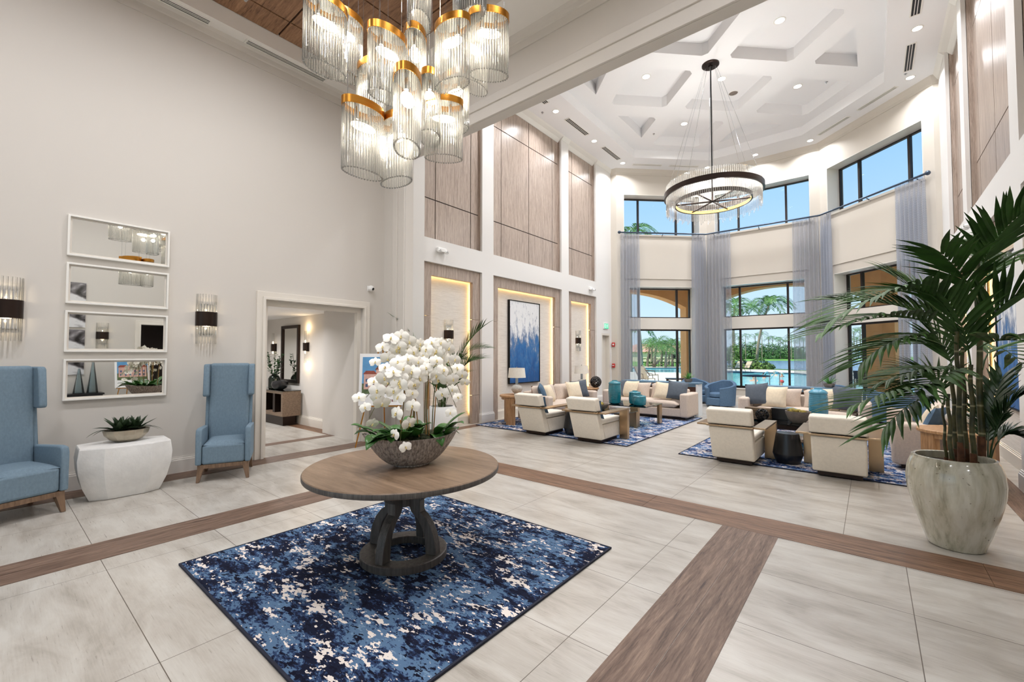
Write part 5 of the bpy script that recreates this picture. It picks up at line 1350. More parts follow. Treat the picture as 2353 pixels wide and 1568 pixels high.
for i in range(34):
    cx = rg.uniform(-.75, .75)*BL; cy = rg.uniform(-.5, .5)*BW
    a = math.atan2(cy*2.2+rg.uniform(-.12, .12), cx*.7+rg.uniform(-.15, .15))
    if i < 6:  # the front ones hang over the rim towards the viewer
        cx = -.25+.10*i; a = R_(-90+ rg.uniform(-40, 40))+math.pi*0; cy = -.05
        a = math.atan2(-1, cx*1.6+rg.uniform(-.5, .5))
        a = a if i % 3 else a+PI
    L = rg.uniform(.17, .26); mb = strap_leaf(MB(), (cx, cy, BH-.02), (math.cos(a), math.sin(a), 0), L, rg.uniform(.042, .058), rg.uniform(.5, 1.0)+(.35 if i < 6 else 0), rg.uniform(.6, 1.35))
    o = part(t, 'leaf', mb, 'leaf_orchid', smooth=70, normals=False); sm = o.modifiers.new('thick', 'SOLIDIFY'); sm.thickness = .003
# blooms: one mesh for petals, a child for the lip
def bloom_mesh(s=1.0):
    mb = MB()
    def petal(ang, L, W, cup, back=0):
        ca, sa = math.cos(ang), math.sin(ang); rows = []
        for k in range(6):
            f = k/5; w = W*math.sin(PI*(f*.8+.14))**.8*(1 if k < 5 else .55); r = .006+L*f; z = cup*f*f*L-back
            c = Vector((r*ca, r*sa, z)); sd = Vector((-sa, ca, 0)); rows.append([mb.bm.verts.new(c+sd*w*e+Vector((0, 0, -.22*w*abs(e)**2))) for e in (-1, -.5, 0, .5, 1)])
        for A, B in zip(rows, rows[1:]):
            for j in range(4): mb.bm.faces.new([A[j], A[j+1], B[j+1], B[j]])
    for a in (90, 215, 325): petal(R_(a), .044*s, .017*s, -.12, .003*s)
    for a in (12, 168): petal(R_(a), .048*s, .031*s, -.1)
    return mb
def lip_mesh():
    mb = MB(); mb.ell((0, -.008, .006), (.006, .009, .007), 8, 6); mb.ell((0, .003, .006), (.004, .005, .007), 8, 6); return mb
pm = bloom_mesh(); fl0 = pm.build('flower', 'petal', t, smooth=70, normals=False); lp0 = lip_mesh().build('lip', 'lip', fl0)
used = [False]
def put_bloom(p, facing, roll, s=1.0):
    global fl0
    if not used[0]: o = fl0; used[0] = True
    else:
        o = fl0.copy(); C.objects.link(o); l = lp0.copy(); C.objects.link(l); l.parent = o
    q = Vector(facing).to_track_quat('Z', 'Y'); o.rotation_mode = 'QUATERNION'
    o.rotation_quaternion = q @ Matrix.Rotation(roll, 4, 'Z').to_quaternion(); o.location = p; o.scale = (s, s, s)
Rb = Matrix.Rotation(-BR, 3, 'Z')
vdir = Rb @ Vector((2.885, -2.16, .25)).normalized()       # towards the open side of the lobby, in planter space
rightv = Rb @ Vector((.599, .801, 0)); fwd = Rb @ Vector((-.801, .599, 0))
# every spray: root, top of the arch and tip, in (sideways, depth, height above the bowl foot)
sprays = [(-.06, -.02, .06, -.10, .92, -.44, -.05, .44, 14), (-.10, -.08, -.06, -.16, .86, -.37, -.18, .28, 13), (.02, .04, -.04, .02, 1.12, -.33, .0, .64, 13),
          (.05, -.1, -.03, -.14, .84, -.10, -.27, .08, 15), (.10, .02, .14, -.02, 1.10, .40, .02, .50, 14), (.12, -.08, .12, -.14, .90, .38, -.12, .34, 12),
          (.0, .10, .04, .12, 1.06, -.02, .16, .74, 9), (.16, .08, .22, .1, .90, .44, .12, .44, 10)]
for (rx, rd, mx_, md, mz, tx, td, tz, nb) in sprays:
    P0 = rightv*rx+fwd*rd+Vector((0, 0, BH-.02)); P2 = rightv*tx+fwd*td+Vector((0, 0, tz)); Pm = rightv*mx_+fwd*md+Vector((0, 0, mz))
    P1 = Pm*1.55-(P0+P2)*.275
    bz = lambda u: P0*(1-u)**2+P1*2*u*(1-u)+P2*u*u
    mb = MB(); mb.tube([bz(.93*i/18) for i in range(19)], lambda u: .0042-.002*u, 6); part(t, 'flower_stem', mb, 'stem')
    mb = MB(); e = bz(.30); mb.tube([(P0.x+.008, P0.y, P0.z-.05), (e.x+.008, e.y, e.z)], .0045, 6); part(t, 'stake', mb, 'bamboo')
    for i in range(nb):
        u = .30+.67*(i+.5)/nb; c = bz(u); T = (bz(min(1, u+.02))-bz(u-.02)).normalized(); sd = T.cross(vdir).normalized()*(1 if i % 2 else -1)
        p = c+sd*rg.uniform(.03, .065)+vdir*rg.uniform(.012, .035); f = (vdir+sd*rg.uniform(.0, .8)+rightv*rg.uniform(-.4, .4)+Vector((0, 0, rg.uniform(-.35, .35)))).normalized()
        put_bloom(p, f, rg.uniform(-.35, .35), rg.uniform(1.02, 1.3)*(1 if i < nb-2 else .8))
# ---- wing chairs
def wing_chair(label, x, y, rz):
    """tall wing chair facing +x"""
    t = thing('wing_chair', label, 'armchair', (x, y, E_), rz, 'blue wing chairs along the left lobby wall'); w = .285
    mb = MB(); mb.hexa([(-.31, -w, .215), (.335, -w, .215), (.335, w, .215), (-.31, w, .215), (-.31, -w, .25), (.335, -w, .25), (.335, w, .25), (-.31, w, .25)]); part(t, 'seat_rail', MB().box(-.31, .325, -w+.01, w-.01, .165, .215), 'leg_wood', bevel=.004)
    for sx, sy in ((1, 1), (1, -1), (-1, 1), (-1, -1)):
        a = .325 if sx > 0 else -.31; b = sy*(w-.01); k = -.085 if sx > 0 else .085; q = -sy*.07
        mb = MB(); mb.hexa([(a+sx*.008, b+sy*.01, 0), (a+sx*.008+k*.42, b+sy*.01, 0), (a+sx*.008+k*.42, b+sy*.01+q*.5, 0), (a+sx*.008, b+sy*.01+q*.5, 0), (a, b, .18), (a+k, b, .18), (a+k, b+q, .18), (a, b+q, .18)]); part(t, 'leg', mb, 'leg_wood', bevel=.003)
    mb = MB(); mb.grid(lambda u, v: (-.2+.535*u, -w+.055+(2*w-.11)*v, .455+.045*math.sin(PI*min(1, u*1.1))**.6*math.sin(PI*v)**.35), 12, 10)
    part(t, 'seat', MB().box(-.22, .335, -w+.052, w-.052, .215, .46), 'blue_uph', bevel=.03, seg=3)
    mb = MB(); mb.cushion(.56, 2*w-.11, .1, (.055, 0, .455), 12, 1, power=.25); part(t, 'seat_cushion', mb, 'blue_uph', smooth=70)
    mb = MB(); mb.hexa([(-.23, -w+.05, .22), (-.13, -w+.05, .22), (-.13, w-.05, .22), (-.23, w-.05, .22), (-.33, -w+.05, 1.48), (-.22, -w+.05, 1.48), (-.22, w-.05, 1.48), (-.33, w-.05, 1.48)]); part(t, 'backrest', mb, 'blue_uph', bevel=.035, seg=3)
    for s in (-1, 1):
        y0, y1 = sorted((s*(w-.052), s*(w+.012)))
        mb = MB(); mb.prism([(-.27, .215), (.345, .215), (.35, .60), (.33, .66), (.25, .67), (-.26, .64)], y0, y1, lambda u, v, q: (u, q, v)); part(t, 'arm', mb, 'blue_uph', bevel=.018, seg=3)
        mb = MB(); mb.prism([(-.235, .6), (-.18, .6), (-.24, 1.06), (-.30, 1.06)], *sorted((s*(w-.055), s*(w-.012))), lambda u, v, q: (u, q, v)); part(t, 'side_back', mb, 'blue_uph', bevel=.012)
        mb = MB(); mb.prism([(-.30, 1.035), (-.10, 1.035), (-.085, 1.06), (-.125, 1.44), (-.15, 1.47), (-.34, 1.47)], *sorted((s*(w-.058), s*(w+.008))), lambda u, v, q: (u, q, v)); part(t, 'wing', mb, 'blue_uph', bevel=.016, seg=3)
    return t
wing_chair('tall blue wing chair at the far left, cut by the photo edge', -6.60, .205, R_(18.6))
wing_chair('tall blue wing chair between the mirrors and the corridor opening', -6.70, 2.115, R_(-23.3))
# ---- white stone side table and its bowl
t = thing('stone_table', 'white faceted cast stone side table under the mirrors', 'side table', (-6.72, 1.08, .002), R_(-2))
def facet_ring(z, k): return [(x*k[0], y*k[1], z) for x, y in ((1, -.5), (1, .5), (.66, 1), (-.66, 1), (-1, .5), (-1, -.5), (-.66, -1), (.66, -1))]
rings = [(.0, (.20, .30)), (.02, (.21, .31)), (.16, (.255, .365)), (.32, (.285, .40)), (.45, (.29, .41)), (.57, (.275, .395)), (.585, (.268, .388))]
mb = MB(); L = [[mb.bm.verts.new(p) for p in facet_ring(z, k)] for z, k in rings]
for A, B in zip(L, L[1:]):
    for i in range(8): mb.bm.faces.new([A[i], A[(i+1) % 8], B[(i+1) % 8], B[i]])
mb.bm.faces.new(L[0][::-1]); mb.bm.faces.new(L[-1]); part(t, 'body', mb, 'stone', bevel=.004, smooth=14)
t = thing('succulent_bowl', 'hammered silver bowl of dark aloe on the white stone table', 'plant', (-6.76, 1.10, .588), R_(90))
mb = MB(); mb.lathe([(.09, 0), (.15, .03), (.2, .085), (.215, .14), (.205, .14), (.19, .09), (.12, .05), (.001, .045)], 14, sy=.72); part(t, 'bowl', mb, 'silver_bowl', smooth=12)
mb = MB(); mb.lathe([(.001, .125), (.19, .12)], 24, sy=.72, cap=False); part(t, 'soil', mb, 'soil')
rg = random.Random(8)
for (ox, oy, n, s) in ((-.07, 0, 20, 1.0), (.08, .01, 18, .95), (.0, .05, 10, .8)):
    for i in range(n):
        a = 2.399*i; e = .25+1.15*(i/n)+rg.uniform(-.1, .1); Ln = s*(.16+.1*i/n); d = Vector((math.cos(a), math.sin(a), 0)); sd = Vector((-d.y, d.x, 0)); mb = MB(); prev = None
        for k in range(8):
            f = k/7; q = Vector((ox, oy, .12))+d*Ln*f*math.sin(e)+Vector((0, 0, Ln*f*math.cos(e)+.03*f*math.sin(e)-.06*f*f*(e > 1.1))); w = .042*s*(1-f)**.8*(1.15 if k % 2 else .95)+.0005
            c = [mb.bm.verts.new(q+sd*w+Vector((0, 0, w*.5))), mb.bm.verts.new(q), mb.bm.verts.new(q-sd*w+Vector((0, 0, w*.5)))]
            if prev: mb.bm.faces.new([prev[0], prev[1], c[1], c[0]]); mb.bm.faces.new([prev[1], prev[2], c[2], c[1]])
            prev = c
        part(t, 'leaf', mb, 'leaf_agave', smooth=0, normals=False)
for a, Ln in ((-100, .26), (-80, .2), (88, .24), (72, .2)):
    d = Vector((math.sin(R_(a)), -.15, 0)).normalized(); mb = strap_leaf(MB(), (.12*math.copysign(1, d.x), 0, .14), d, Ln, .014, .75, .35); part(t, 'leaf', mb, 'leaf_agave', smooth=60, normals=False)
# ---- mirrors
Wd = ['topmost of the four', 'second from the top of the four', 'third from the top of the four', 'lowest of the four']
for i, (z0, z1) in enumerate(((2.772, 3.257), (2.206, 2.688), (1.633, 2.121), (1.062, 1.55))):
    cy, cz = 1.0825, (z0+z1)/2; h = (z1-z0)/2; w = .4825
    t = thing('wall_mirror', Wd[i]+' white framed wide mirrors on the left lobby wall', 'mirror', (LX, cy, cz), 0, 'stacked wide mirrors')
    mb = MB(); grid_faces(mb, [-w, -w+.022, w-.022, w], [-h, -h+.022, h-.022, h], lambda u, v: abs(u) > w-.022 or abs(v) > h-.022, lambda u, v, q: (q, u, v), .002, .05); part(t, 'frame', mb, 'trim_white', bevel=.003, smooth=0)
    mb = MB(); grid_faces(mb, [-w+.022, -w+.04, w-.04, w-.022], [-h+.022, -h+.04, h-.04, h-.022], lambda u, v: abs(u) > w-.04 or abs(v) > h-.04, lambda u, v, q: (q, u, v), .002, .018); part(t, 'inner_lip', mb, 'trim', smooth=0)
    part(t, 'mirror_glass', MB().box(.004, .014, -w+.04, w-.04, -h+.04, h-.04), 'mirror', smooth=0)
sconce('glass rod wall sconce at the left edge, above the cut off wing chair', LX, .15, 2.1, 1)
sconce('glass rod wall sconce between the mirrors and the corridor opening', LX, 2.01, 2.105, 1)
t = thing('power_outlet', 'white double power outlet left of the stone table', 'outlet', (LX, .772, .42))
part(t, 'cover_plate', MB().box(.001, .007, -.037, .037, -.06, .06), 'white_plastic', bevel=.002)
for s in (-1, 1): part(t, 'socket', MB().box(.0072, .010, -.017, .017, s*.026-.016, s*.026+.016), 'trim_white', bevel=.003); mb = MB(); [mb.box(.0101, .0108, a-.0015, a+.0015, s*.026-.004, s*.026+.006) for a in (-.006, .006)]; mb.box(.0101, .0108, -.002, .002, s*.026-.013, s*.026-.009); part(t, 'slots', mb, 'dark_plastic', smooth=0)
t = thing('security_camera', 'white dome security camera above the corridor opening', 'security camera', (LX, 4.62, 2.85))
mb = MB(); mb.ell((.05, 0, 0), (.06, .055, .055), 16, 12); part(t, 'housing', mb, 'white_plastic'); mb = MB(); mb.ell((.088, .012, -.012), (.028, .03, .03), 14, 10); part(t, 'lens', mb, 'dark_plastic'); mb = MB(); mb.box(.0, .012, -.05, .05, -.05, .05); part(t, 'mount', mb, 'white_plastic', bevel=.005)
# ---- easel with an architectural poster
t = thing('easel', 'slim brass easel beside the corridor opening, behind the orchids', 'easel', (-6.62, 4.45, .002), R_(-42))
for a, b in (((.04, -.42, 0), (-.12, -.06, 1.72)), ((.04, .42, 0), (-.12, .06, 1.72)), ((-.5, 0, 0), (-.14, 0, 1.70))): mb = MB(); mb.tube([a, b], .011, 8); part(t, 'leg', mb, 'brass')
mb = MB(); mb.tube([(.0, -.34, .70), (.0, .34, .70)], .011, 8); [mb.ell((.02, s*.26, .70), (.028, .014, .014), 8, 6) for s in (-1, 1)]; part(t, 'ledge', mb, 'brass')
t = thing('poster_board', 'white poster of pink roofed buildings standing on the brass easel', 'poster', (-6.62, 4.45, 0), R_(-42))
tilt = .12
fb = lambda u, v, w: (.025-(v-.72)*tilt+w, u, v)
mb = MB(); mb.prism(rect(-.38, .38, .72, 1.62), 0, .012, fb); part(t, 'board', mb, 'poster_white', smooth=0)
M['print_sky'] = plain('printed sky', (92, 156, 206), .5, var=.08, scale=6); M['print_lawn'] = plain('printed garden', (92, 110, 70), .5, var=.4, scale=18); M['print_house'] = plain('printed facade', (214, 172, 160), .5, var=.1, scale=14); M['print_roof'] = plain('printed roof', (150, 74, 58), .5, var=.2, scale=20); M['print_glass'] = plain('printed windows', (72, 92, 130), .5, var=.3, scale=20)
mb = MB(); mb.prism(rect(-.33, .33, 1.1, 1.56), .0125, .0135, fb); part(t, 'printed_sky', mb, 'print_sky', smooth=0)
mb = MB(); mb.prism(rect(-.33, .33, .92, 1.1), .0125, .0135, fb); part(t, 'printed_garden', mb, 'print_lawn', smooth=0)
mb = MB(); [mb.prism(rect(u-.1, u+.1, 1.0, 1.0+h), .0137, .0142, fb) for u, h in ((-.2, .26), (0, .34), (.2, .26))]; part(t, 'printed_buildings', mb, 'print_house', smooth=0)
mb = MB(); [mb.prism([(u-.12, 1.0+h), (u+.12, 1.0+h), (u+.07, 1.06+h), (u-.07, 1.06+h)], .0144, .0149, fb) for u, h in ((-.2, .26), (0, .34), (.2, .26))]; part(t, 'printed_roofs', mb, 'print_roof', smooth=0)
mb = MB(); [mb.prism(rect(u+du-.02, u+du+.02, v, v+.05), .0144, .0149, fb) for u in (-.2, 0, .2) for du in (-.05, .05) for v in (1.04, 1.13)]; part(t, 'printed_windows', mb, 'print_glass', smooth=0)
mb = MB(); [mb.prism(rect(.12+.03*k, .14+.03*k, .78, .82), .0125, .0135, fb) for k in range(5)]; part(t, 'printed_mark', mb, 'book_red', smooth=0)
po = t
ez = [o for o in C.objects if o.name == 'easel'][0]
dup(ez, (1.0, 2.62, .002), R_(172), 'slim brass easel by the right lobby wall, seen in the lowest mirror')
dup(po, (1.0, 2.62, 0), R_(172), 'white architectural poster on the second easel, seen in the lowest mirror')
# ---- white planter with a kentia palm behind the orchids
def leaf_compound(mb, *a, **k): return frond_mesh(mb, *a, **k)
t = thing('planter_palm', 'young palm in a round white planter by the jamb, behind the orchids', 'plant', (-6.36, 5.62, .002))
mb = MB(); mb.lathe([(.17, 0), (.2, .02), (.29, .25), (.30, .40), (.27, .56), (.23, .62), (.21, .62), (.235, .55), (.2, .45)], 40); part(t, 'pot', mb, 'white_plastic', smooth=60)
mb = MB(); mb.lathe([(.001, .56), (.24, .55)], 24, cap=False); part(t, 'soil', mb, 'soil')
rg = random.Random(14)
fr_list = [((-.05, -.02), (-.20, -.22, 1.75), (-.62, -.62, 2.24)), ((.04, 0), (.12, .25, 1.75), (.62, .46, 2.12)), ((.02, .04), (.05, .2, 1.8), (.55, .62, 1.72)), ((.0, -.04), (.2, -.08, 1.6), (.52, .1, 1.5)), ((-.04, .03), (-.1, .1, 1.2), (-.3, .2, 1.35)), ((.05, -.05), (.1, .02, 1.1), (.3, .25, 1.2)), ((.0, .06), (.1, .3, 1.5), (.3, .66, 1.5)), ((.03, -.02), (-.02, -.16, 1.3), (.1, -.4, 1.55)), ((0, 0), (.06, -.02, .95), (.24, -.1, 1.0))]
for b, p1, p2 in fr_list:
    p0 = Vector((*b, .55)); p1 = Vector(p1); p2 = Vector(p2)
    part(t, 'frond', frond_mesh(MB(), p0, p1, p2, 13, .42, .062, .25, start=.46, rg=rg, stem=.008), 'leaf_palm', smooth=0, normals=False)
for i in range(5): a = 1.26*i; mb = MB(); mb.tube([(.05*math.cos(a), .05*math.sin(a), .5), (.07*math.cos(a), .07*math.sin(a), 1.1)], .012, 6); part(t, 'cane', mb, 'cane')
# ---- corridor furniture seen through the opening
t = thing('console_cabinet', 'greyed wood open console with a glass top in the corridor', 'console table', (-10.94, 4.45, .002))
mb = MB(); mb.box(-.85, .85, -.2, .2, .72, .78); mb.box(-.85, .85, -.2, .2, .22, .28); mb.box(.78, .85, -.2, .2, .28, .72); mb.box(-.85, -.78, -.2, .2, .28, .72); part(t, 'carcass', mb, 'hall_wood', smooth=0)
part(t, 'side_panel', MB().box(.8501, .86, -.2, .2, .22, .78), 'hall_wood', smooth=0)
part(t, 'divider', MB().box(.25, .36, -.16, .16, .28, .72), 'bronze_dark', smooth=0); part(t, 'divider', MB().box(-.36, -.25, -.16, .16, .28, .72), 'bronze_dark', smooth=0)
part(t, 'plinth', MB().box(-.7, .7, -.12, .16, 0, .22), 'bronze_dark', smooth=0); part(t, 'glass_top', MB().box(-.87, .87, -.22, .2, .781, .792), 'table_glass', smooth=0)
t = thing('wall_mirror', 'dark framed mirror on the corridor wall above the console', 'mirror', (-10.72, 4.7, 1.62))
mb = MB(); grid_faces(mb, [-.46, -.39, .39, .46], [-.68, -.61, .61, .68], lambda u, v: abs(u) > .39 or abs(v) > .61, lambda u, v, q: (u, -q, v), .002, .05); part(t, 'frame', mb, 'bronze_dark', smooth=0); part(t, 'mirror_glass', MB().box(-.39, .39, -.02, -.005, -.61, .61), 'mirror', smooth=0)
t = thing('branch_vase', 'green glass bottle vase of leafy branches on the corridor console', 'vase', (-10.95, 4.42, .795))
mb = MB(); mb.lathe([(.11, 0), (.13, .02), (.13, .24), (.1, .3), (.05, .33), (.055, .36), (.045, .36), (.04, .33)], 28); part(t, 'bottle', mb, 'green_glass')
rg = random.Random(2)
for i in range(9):
    a = rg.uniform(0, 6.28); e = Vector((.3*math.cos(a)*rg.uniform(.4, 1), .16*math.sin(a), rg.uniform(.65, .95))); mb = MB(); mb.tube([(0, 0, .1), e*.55+Vector((0, 0, .1)), e], .004, 5)
    for k in range(16):
        f = .4+.6*k/16; p = e*f; d = Vector((rg.uniform(-1, 1), rg.uniform(-1, 1), rg.uniform(-.2, .9))).normalized()*.085; sd = d.cross(Vector((.3, .2, 1))).normalized()*.026; mb.bm.faces.new([mb.bm.verts.new(q) for q in (p, p+d*.5+sd, p+d, p+d*.5-sd)])
    part(t, 'branch', mb, 'leaf_dark', smooth=0, normals=False)
mb = MB(); mb.lathe([(.07, 0), (.15, .05), (.18, .12), (.16, .19), (.12, .21), (.11, .2)], 28); tag(mb.build('bowl', 'black_drum', None, loc=(-10.5, 4.36, .795)), 'glossy black bowl at the near end of the corridor console', 'bowl')
def bar_sconce(label, x, z):
    t = thing('wall_sconce', label, 'wall lamp', (x, 4.7, z)); part(t, 'backplate', MB().box(-.05, .05, -.03, -.001, -.1, .1), 'bronze_dark', smooth=0); part(t, 'metal_band', MB().box(-.035, .035, -.11, -.031, -.09, .09), 'bronze_dark', smooth=0)
    for s in (-1, 1):
        mb = MB(); mb.tube([(0, -.07, s*.092), (0, -.07, s*.36)], .022, 10); part(t, 'glass_rod', mb, 'glass_rod'); mb = MB(); mb.tube([(0, -.07, s*.095), (0, -.07, s*.15)], .012, 8); part(t, 'bulb', mb, 'sconce_bulb')
bar_sconce('slim glass bar sconce on the corridor wall right of the mirror', -9.86, 1.78); bar_sconce('slim glass bar sconce on the corridor wall left of the mirror', -11.58, 1.78)
# ---- opposite lobby wall, visible in the mirrors
sconce('glass rod wall sconce on the right lobby wall, seen in a mirror', RX, 2.05, 2.12, -1)
for (z, n) in ((3.22, 'topmost'), (2.60, 'second'), (1.98, 'third'), (1.36, 'lowest')):
    t = thing('art_print', n+' grey ink print of the stack on the right lobby wall, seen in the mirrors', 'picture', (RX, 1.46, z)); part(t, 'print', MB().box(-.03, -.002, -.25, .25, -.28, .28), 'print', smooth=0)
t = thing('side_table', 'dark side table under the ink prints on the right lobby wall', 'side table', (1.27, 1.62, .002)); part(t, 'tabletop', MB().box(-.22, .22, -.45, .45, .56, .6), 'black_drum', smooth=0)
part(t, 'drawer_front', MB().box(-.2, .2, -.42, .42, .38, .56), 'black_drum', smooth=0)
for sx in (-1, 1):
    for sy in (-1, 1): part(t, 'leg', MB().box(sx*.2-.02, sx*.2+.02, sy*.42-.02, sy*.42+.02, 0, .38), 'black_drum', smooth=0)
for (y, h, n) in ((1.86, .82, 'taller'), (1.60, .64, 'shorter')): mb = MB(); mb.lathe([(.11, 0), (.115, .01), (.02, h), (.014, h), (.1, .02)], 28); tag(mb.build('glass_cone', 'clear_glass', None, loc=(1.27, y, .602)), n+' clear glass cone on the dark side table', 'ornament')
# ---- lobby air vents
vent('long slot vent in the lobby ceiling border, left one', -7.135, 1.2, ZS, 1.5, .13, PI/2); vent('long slot vent in the lobby ceiling border, right one', -7.135, 3.01, ZS, 1.25, .13, PI/2)
sprinkler('sprinkler head in the wooden ceiling behind the glass pendants', -5.0, 3.35, ZW); sprinkler('sprinkler head in the wooden ceiling at the top edge of the photo', -6.6, 2.2, ZW)
# ---- big palm in the celadon pot
PX, PY = .52, 5.22
t = thing('potted_palm', 'tall bamboo palm in a glazed celadon pot at the right', 'plant', (PX, PY, .002))
mb = MB(); mb.lathe([(.165, 0), (.175, .008), (.215, .13), (.265, .30), (.298, .45), (.305, .55), (.295, .64), (.272, .71), (.262, .725), (.262, .74), (.25, .745), (.236, .74), (.232, .715), (.24, .66), (.2, .6)], 64); part(t, 'pot', mb, 'glaze', smooth=60)
mb = MB(); mb.lathe([(.001, .69), (.12, .685), (.236, .68)], 32, cap=False); part(t, 'soil', mb, 'soil')
def spot3(px, y, d):
    g = at(px, d); return Vector((g.x, g.y, 1.6+(815.6-y)*d/1000.8))
O_ = Vector((PX, PY, .002))
rg = random.Random(31)
for (px, top, dd, r) in ((2163, 925, .05, .012), (2176, 905, -.08, .017), (2187, 840, .06, .019), (2200, 762, -.06, .020), (2212, 800, .08, .018), (2230, 838, -.02, .020), (2250, 600, .02, .024)):
    g0 = at(2211+(px-2211)*.93, 3.70+dd); p0 = Vector((g0.x, g0.y, .66))-O_; p1 = spot3(px+(2 if px > 2240 else -1), top, 3.70+dd)-O_
    mb = MB(); mb.tube([p0+(p1-p0)*i/10+Vector((.006*math.sin(i*1.3), .006*math.cos(i), 0)) for i in range(11)], lambda u: r*(1-.3*u), 10); part(t, 'cane', mb, 'cane')
    mb = MB(); q = p0+(p1-p0)*rg.uniform(.12, .22); mb.tube([p0, p0+(q-p0)*.5, q], lambda u: r*1.22*(1-.1*u), 9); part(t, 'sheath', mb, 'sheath')
FR = [  # root, mid, tip as (bearing, image row, distance), leaflets, leaflet length, width
    ((2256, 640, 3.72), (2290, 560, 3.55), (2366, 484, 3.30), 13, .36, .046),
    ((2256, 620, 3.72), (2272, 560, 3.9), (2330, 520, 4.15), 11, .36, .04),
    ((2252, 700, 3.72), (2222, 640, 3.55), (2168, 580, 3.35), 12, .38, .044),
    ((2255, 690, 3.72), (2302, 600, 3.9), (2375, 590, 4.0), 11, .36, .04),
    ((2203, 765, 3.64), (2110, 668, 3.5), (1915, 735, 3.35), 20, .40, .036),
    ((2203, 775, 3.64), (2090, 708, 3.75), (1925, 690, 3.9), 18, .36, .036),
    ((2198, 770, 3.64), (2060, 728, 3.5), (1884, 768, 3.3), 18, .36, .036),
    ((2200, 790, 3.62), (2085, 775, 3.45), (1975, 838, 3.3), 17, .34, .034),
    ((2205, 800, 3.66), (2150, 700, 3.85), (2065, 640, 4.05), 15, .36, .038),
    ((2212, 815, 3.76), (2130, 790, 3.95), (2010, 800, 4.1), 16, .34, .034),
    ((2190, 850, 3.75), (2120, 850, 3.6), (2020, 880, 3.5), 15, .32, .034),
    ((2176, 915, 3.62), (2095, 890, 3.42), (1950, 935, 3.2), 18, .34, .034),
    ((2172, 920, 3.62), (2105, 920, 3.5), (2025, 985, 3.35), 13, .34, .036),
    ((2188, 860, 3.76), (2170, 800, 3.9), (2120, 740, 4.0), 12, .32, .036),
    ((2232, 845, 3.68), (2170, 860, 3.5), (2100, 905, 3.3), 12, .36, .042),
    ((2250, 800, 3.7), (2300, 782, 3.45), (2385, 790, 3.2), 9, .46, .05),
    ((2252, 780, 3.7), (2310, 700, 3.5), (2400, 660, 3.3), 10, .44, .05),
    ((2255, 850, 3.7), (2290, 800, 3.85), (2350, 840, 4.0), 9, .34, .04),
    ((2165, 930, 3.75), (2150, 870, 3.85), (2080, 850, 4.0), 11, .3, .03),
    ((2230, 850, 3.68), (2215, 760, 3.6), (2180, 690, 3.5), 11, .34, .04),
    ((2262, 1052, 3.7), (2270, 960, 3.72), (2300, 868, 3.75), 16, .20, .034),
    ((2266, 1052, 3.7), (2295, 960, 3.6), (2350, 905, 3.5), 16, .19, .034),
    ((2268, 1054, 3.7), (2300, 1000, 3.65), (2352, 1010, 3.6), 15, .18, .034),
    ((2260, 1054, 3.7), (2262, 990, 3.85), (2246, 930, 3.95), 12, .18, .032),
]
for k, (a, b, c, n, ln, w) in enumerate(FR):
    p0, pm, p2 = (spot3(*q)-O_ for q in (a, b, c)); p1 = pm*2-(p0+p2)*.5
    part(t, 'frond', frond_mesh(MB(), p0, p1, p2, max(8, int(n*1.1)), ln*1.25, w*1.5, rg.uniform(.25, .42), start=.22 if k < 20 else .3, rg=rg, stem=.007, ang=42, seg=4), 'leaf_palm' if k < 20 else 'leaf_dark', smooth=0, normals=False)

# ================================================================== GLASS PENDANTS
PEND = [  # bearing, ring row, distance, long axis angle, name, label
    (738, -8, 3.35, 90, 'large glass rod pendant at the upper left of the cluster'), (782, 22, 3.75, 90, 'pendant half behind the upper left one'),
    (884, 66, 3.50, 90, 'pendant hanging just left of the cluster centre, upper tier'), (949, 72, 3.80, 135, 'narrow end on pendant at the back of the upper tier'),
    (846, 142, 3.80, 0, 'pendant tucked behind the left centre one, middle tier'), (932, 172, 3.16, 135, 'end on pendant in the middle of the cluster, lower tier'),
    (985, 176, 3.85, 135, 'narrow pendant just right of the central end on one'), (829, 240, 3.36, 90, 'lowest left pendant of the cluster'),
    (907, 268, 3.55, 0, 'lowest pendant, tucked below the central end on one'), (1017, 226, 3.92, 48, 'lowest right pendant of the cluster'),
    (1036, 40, 3.60, 8, 'tall pendant at the upper right of the cluster centre'), (1122, 20, 3.69, 48, 'rightmost pendant of the cluster'),
    (1086, 62, 4.05, 90, 'pendant between and behind the two upper right ones'), (958, -108, 3.60, 135, 'pendant of which only the rod tips show, top centre'),
    (1076, -128, 3.55, 0, 'pendant of which only the rod tips show, top right'), (1042, 168, 4.15, 0, 'pendant behind the lowest right one')]
A_, B_, PL, NRD = .168, .092, .49, 36
pend0 = thing('glass_pendant', 'x', 'pendant light', (0, 0, 0), 0, 'glass rod pendants over the lobby table')
def oval(r0, r1, z0, z1, mb, n=48):
    rows = []
    for k in range(n):
        a = 2*PI*k/n; rows.append([mb.bm.verts.new(((A_+r)*math.cos(a), (B_+r)*math.sin(a), z)) for r, z in ((r0, z0), (r1, z0), (r1, z1), (r0, z1))])
    for k in range(n):
        A, B = rows[k], rows[(k+1) % n]
        for j in range(4): mb.bm.faces.new([A[j], B[j], B[(j+1) % 4], A[(j+1) % 4]])
    return mb
part(pend0, 'brass_band', oval(.004, .010, -.03, .03, MB()), 'brass', smooth=40)
mb = MB(); mb.lathe([(.001, .022), (1, .022), (1, .027), (.001, .027)], 40, sx=A_+.003, sy=B_+.003); part(pend0, 'top_plate', mb, 'white_plastic', smooth=30)
r0 = None; acc = 0; pts = []
per = [(A_*math.cos(2*PI*k/720), B_*math.sin(2*PI*k/720)) for k in range(721)]; cum = [0]
for p, q in zip(per, per[1:]): cum.append(cum[-1]+math.dist(p, q))
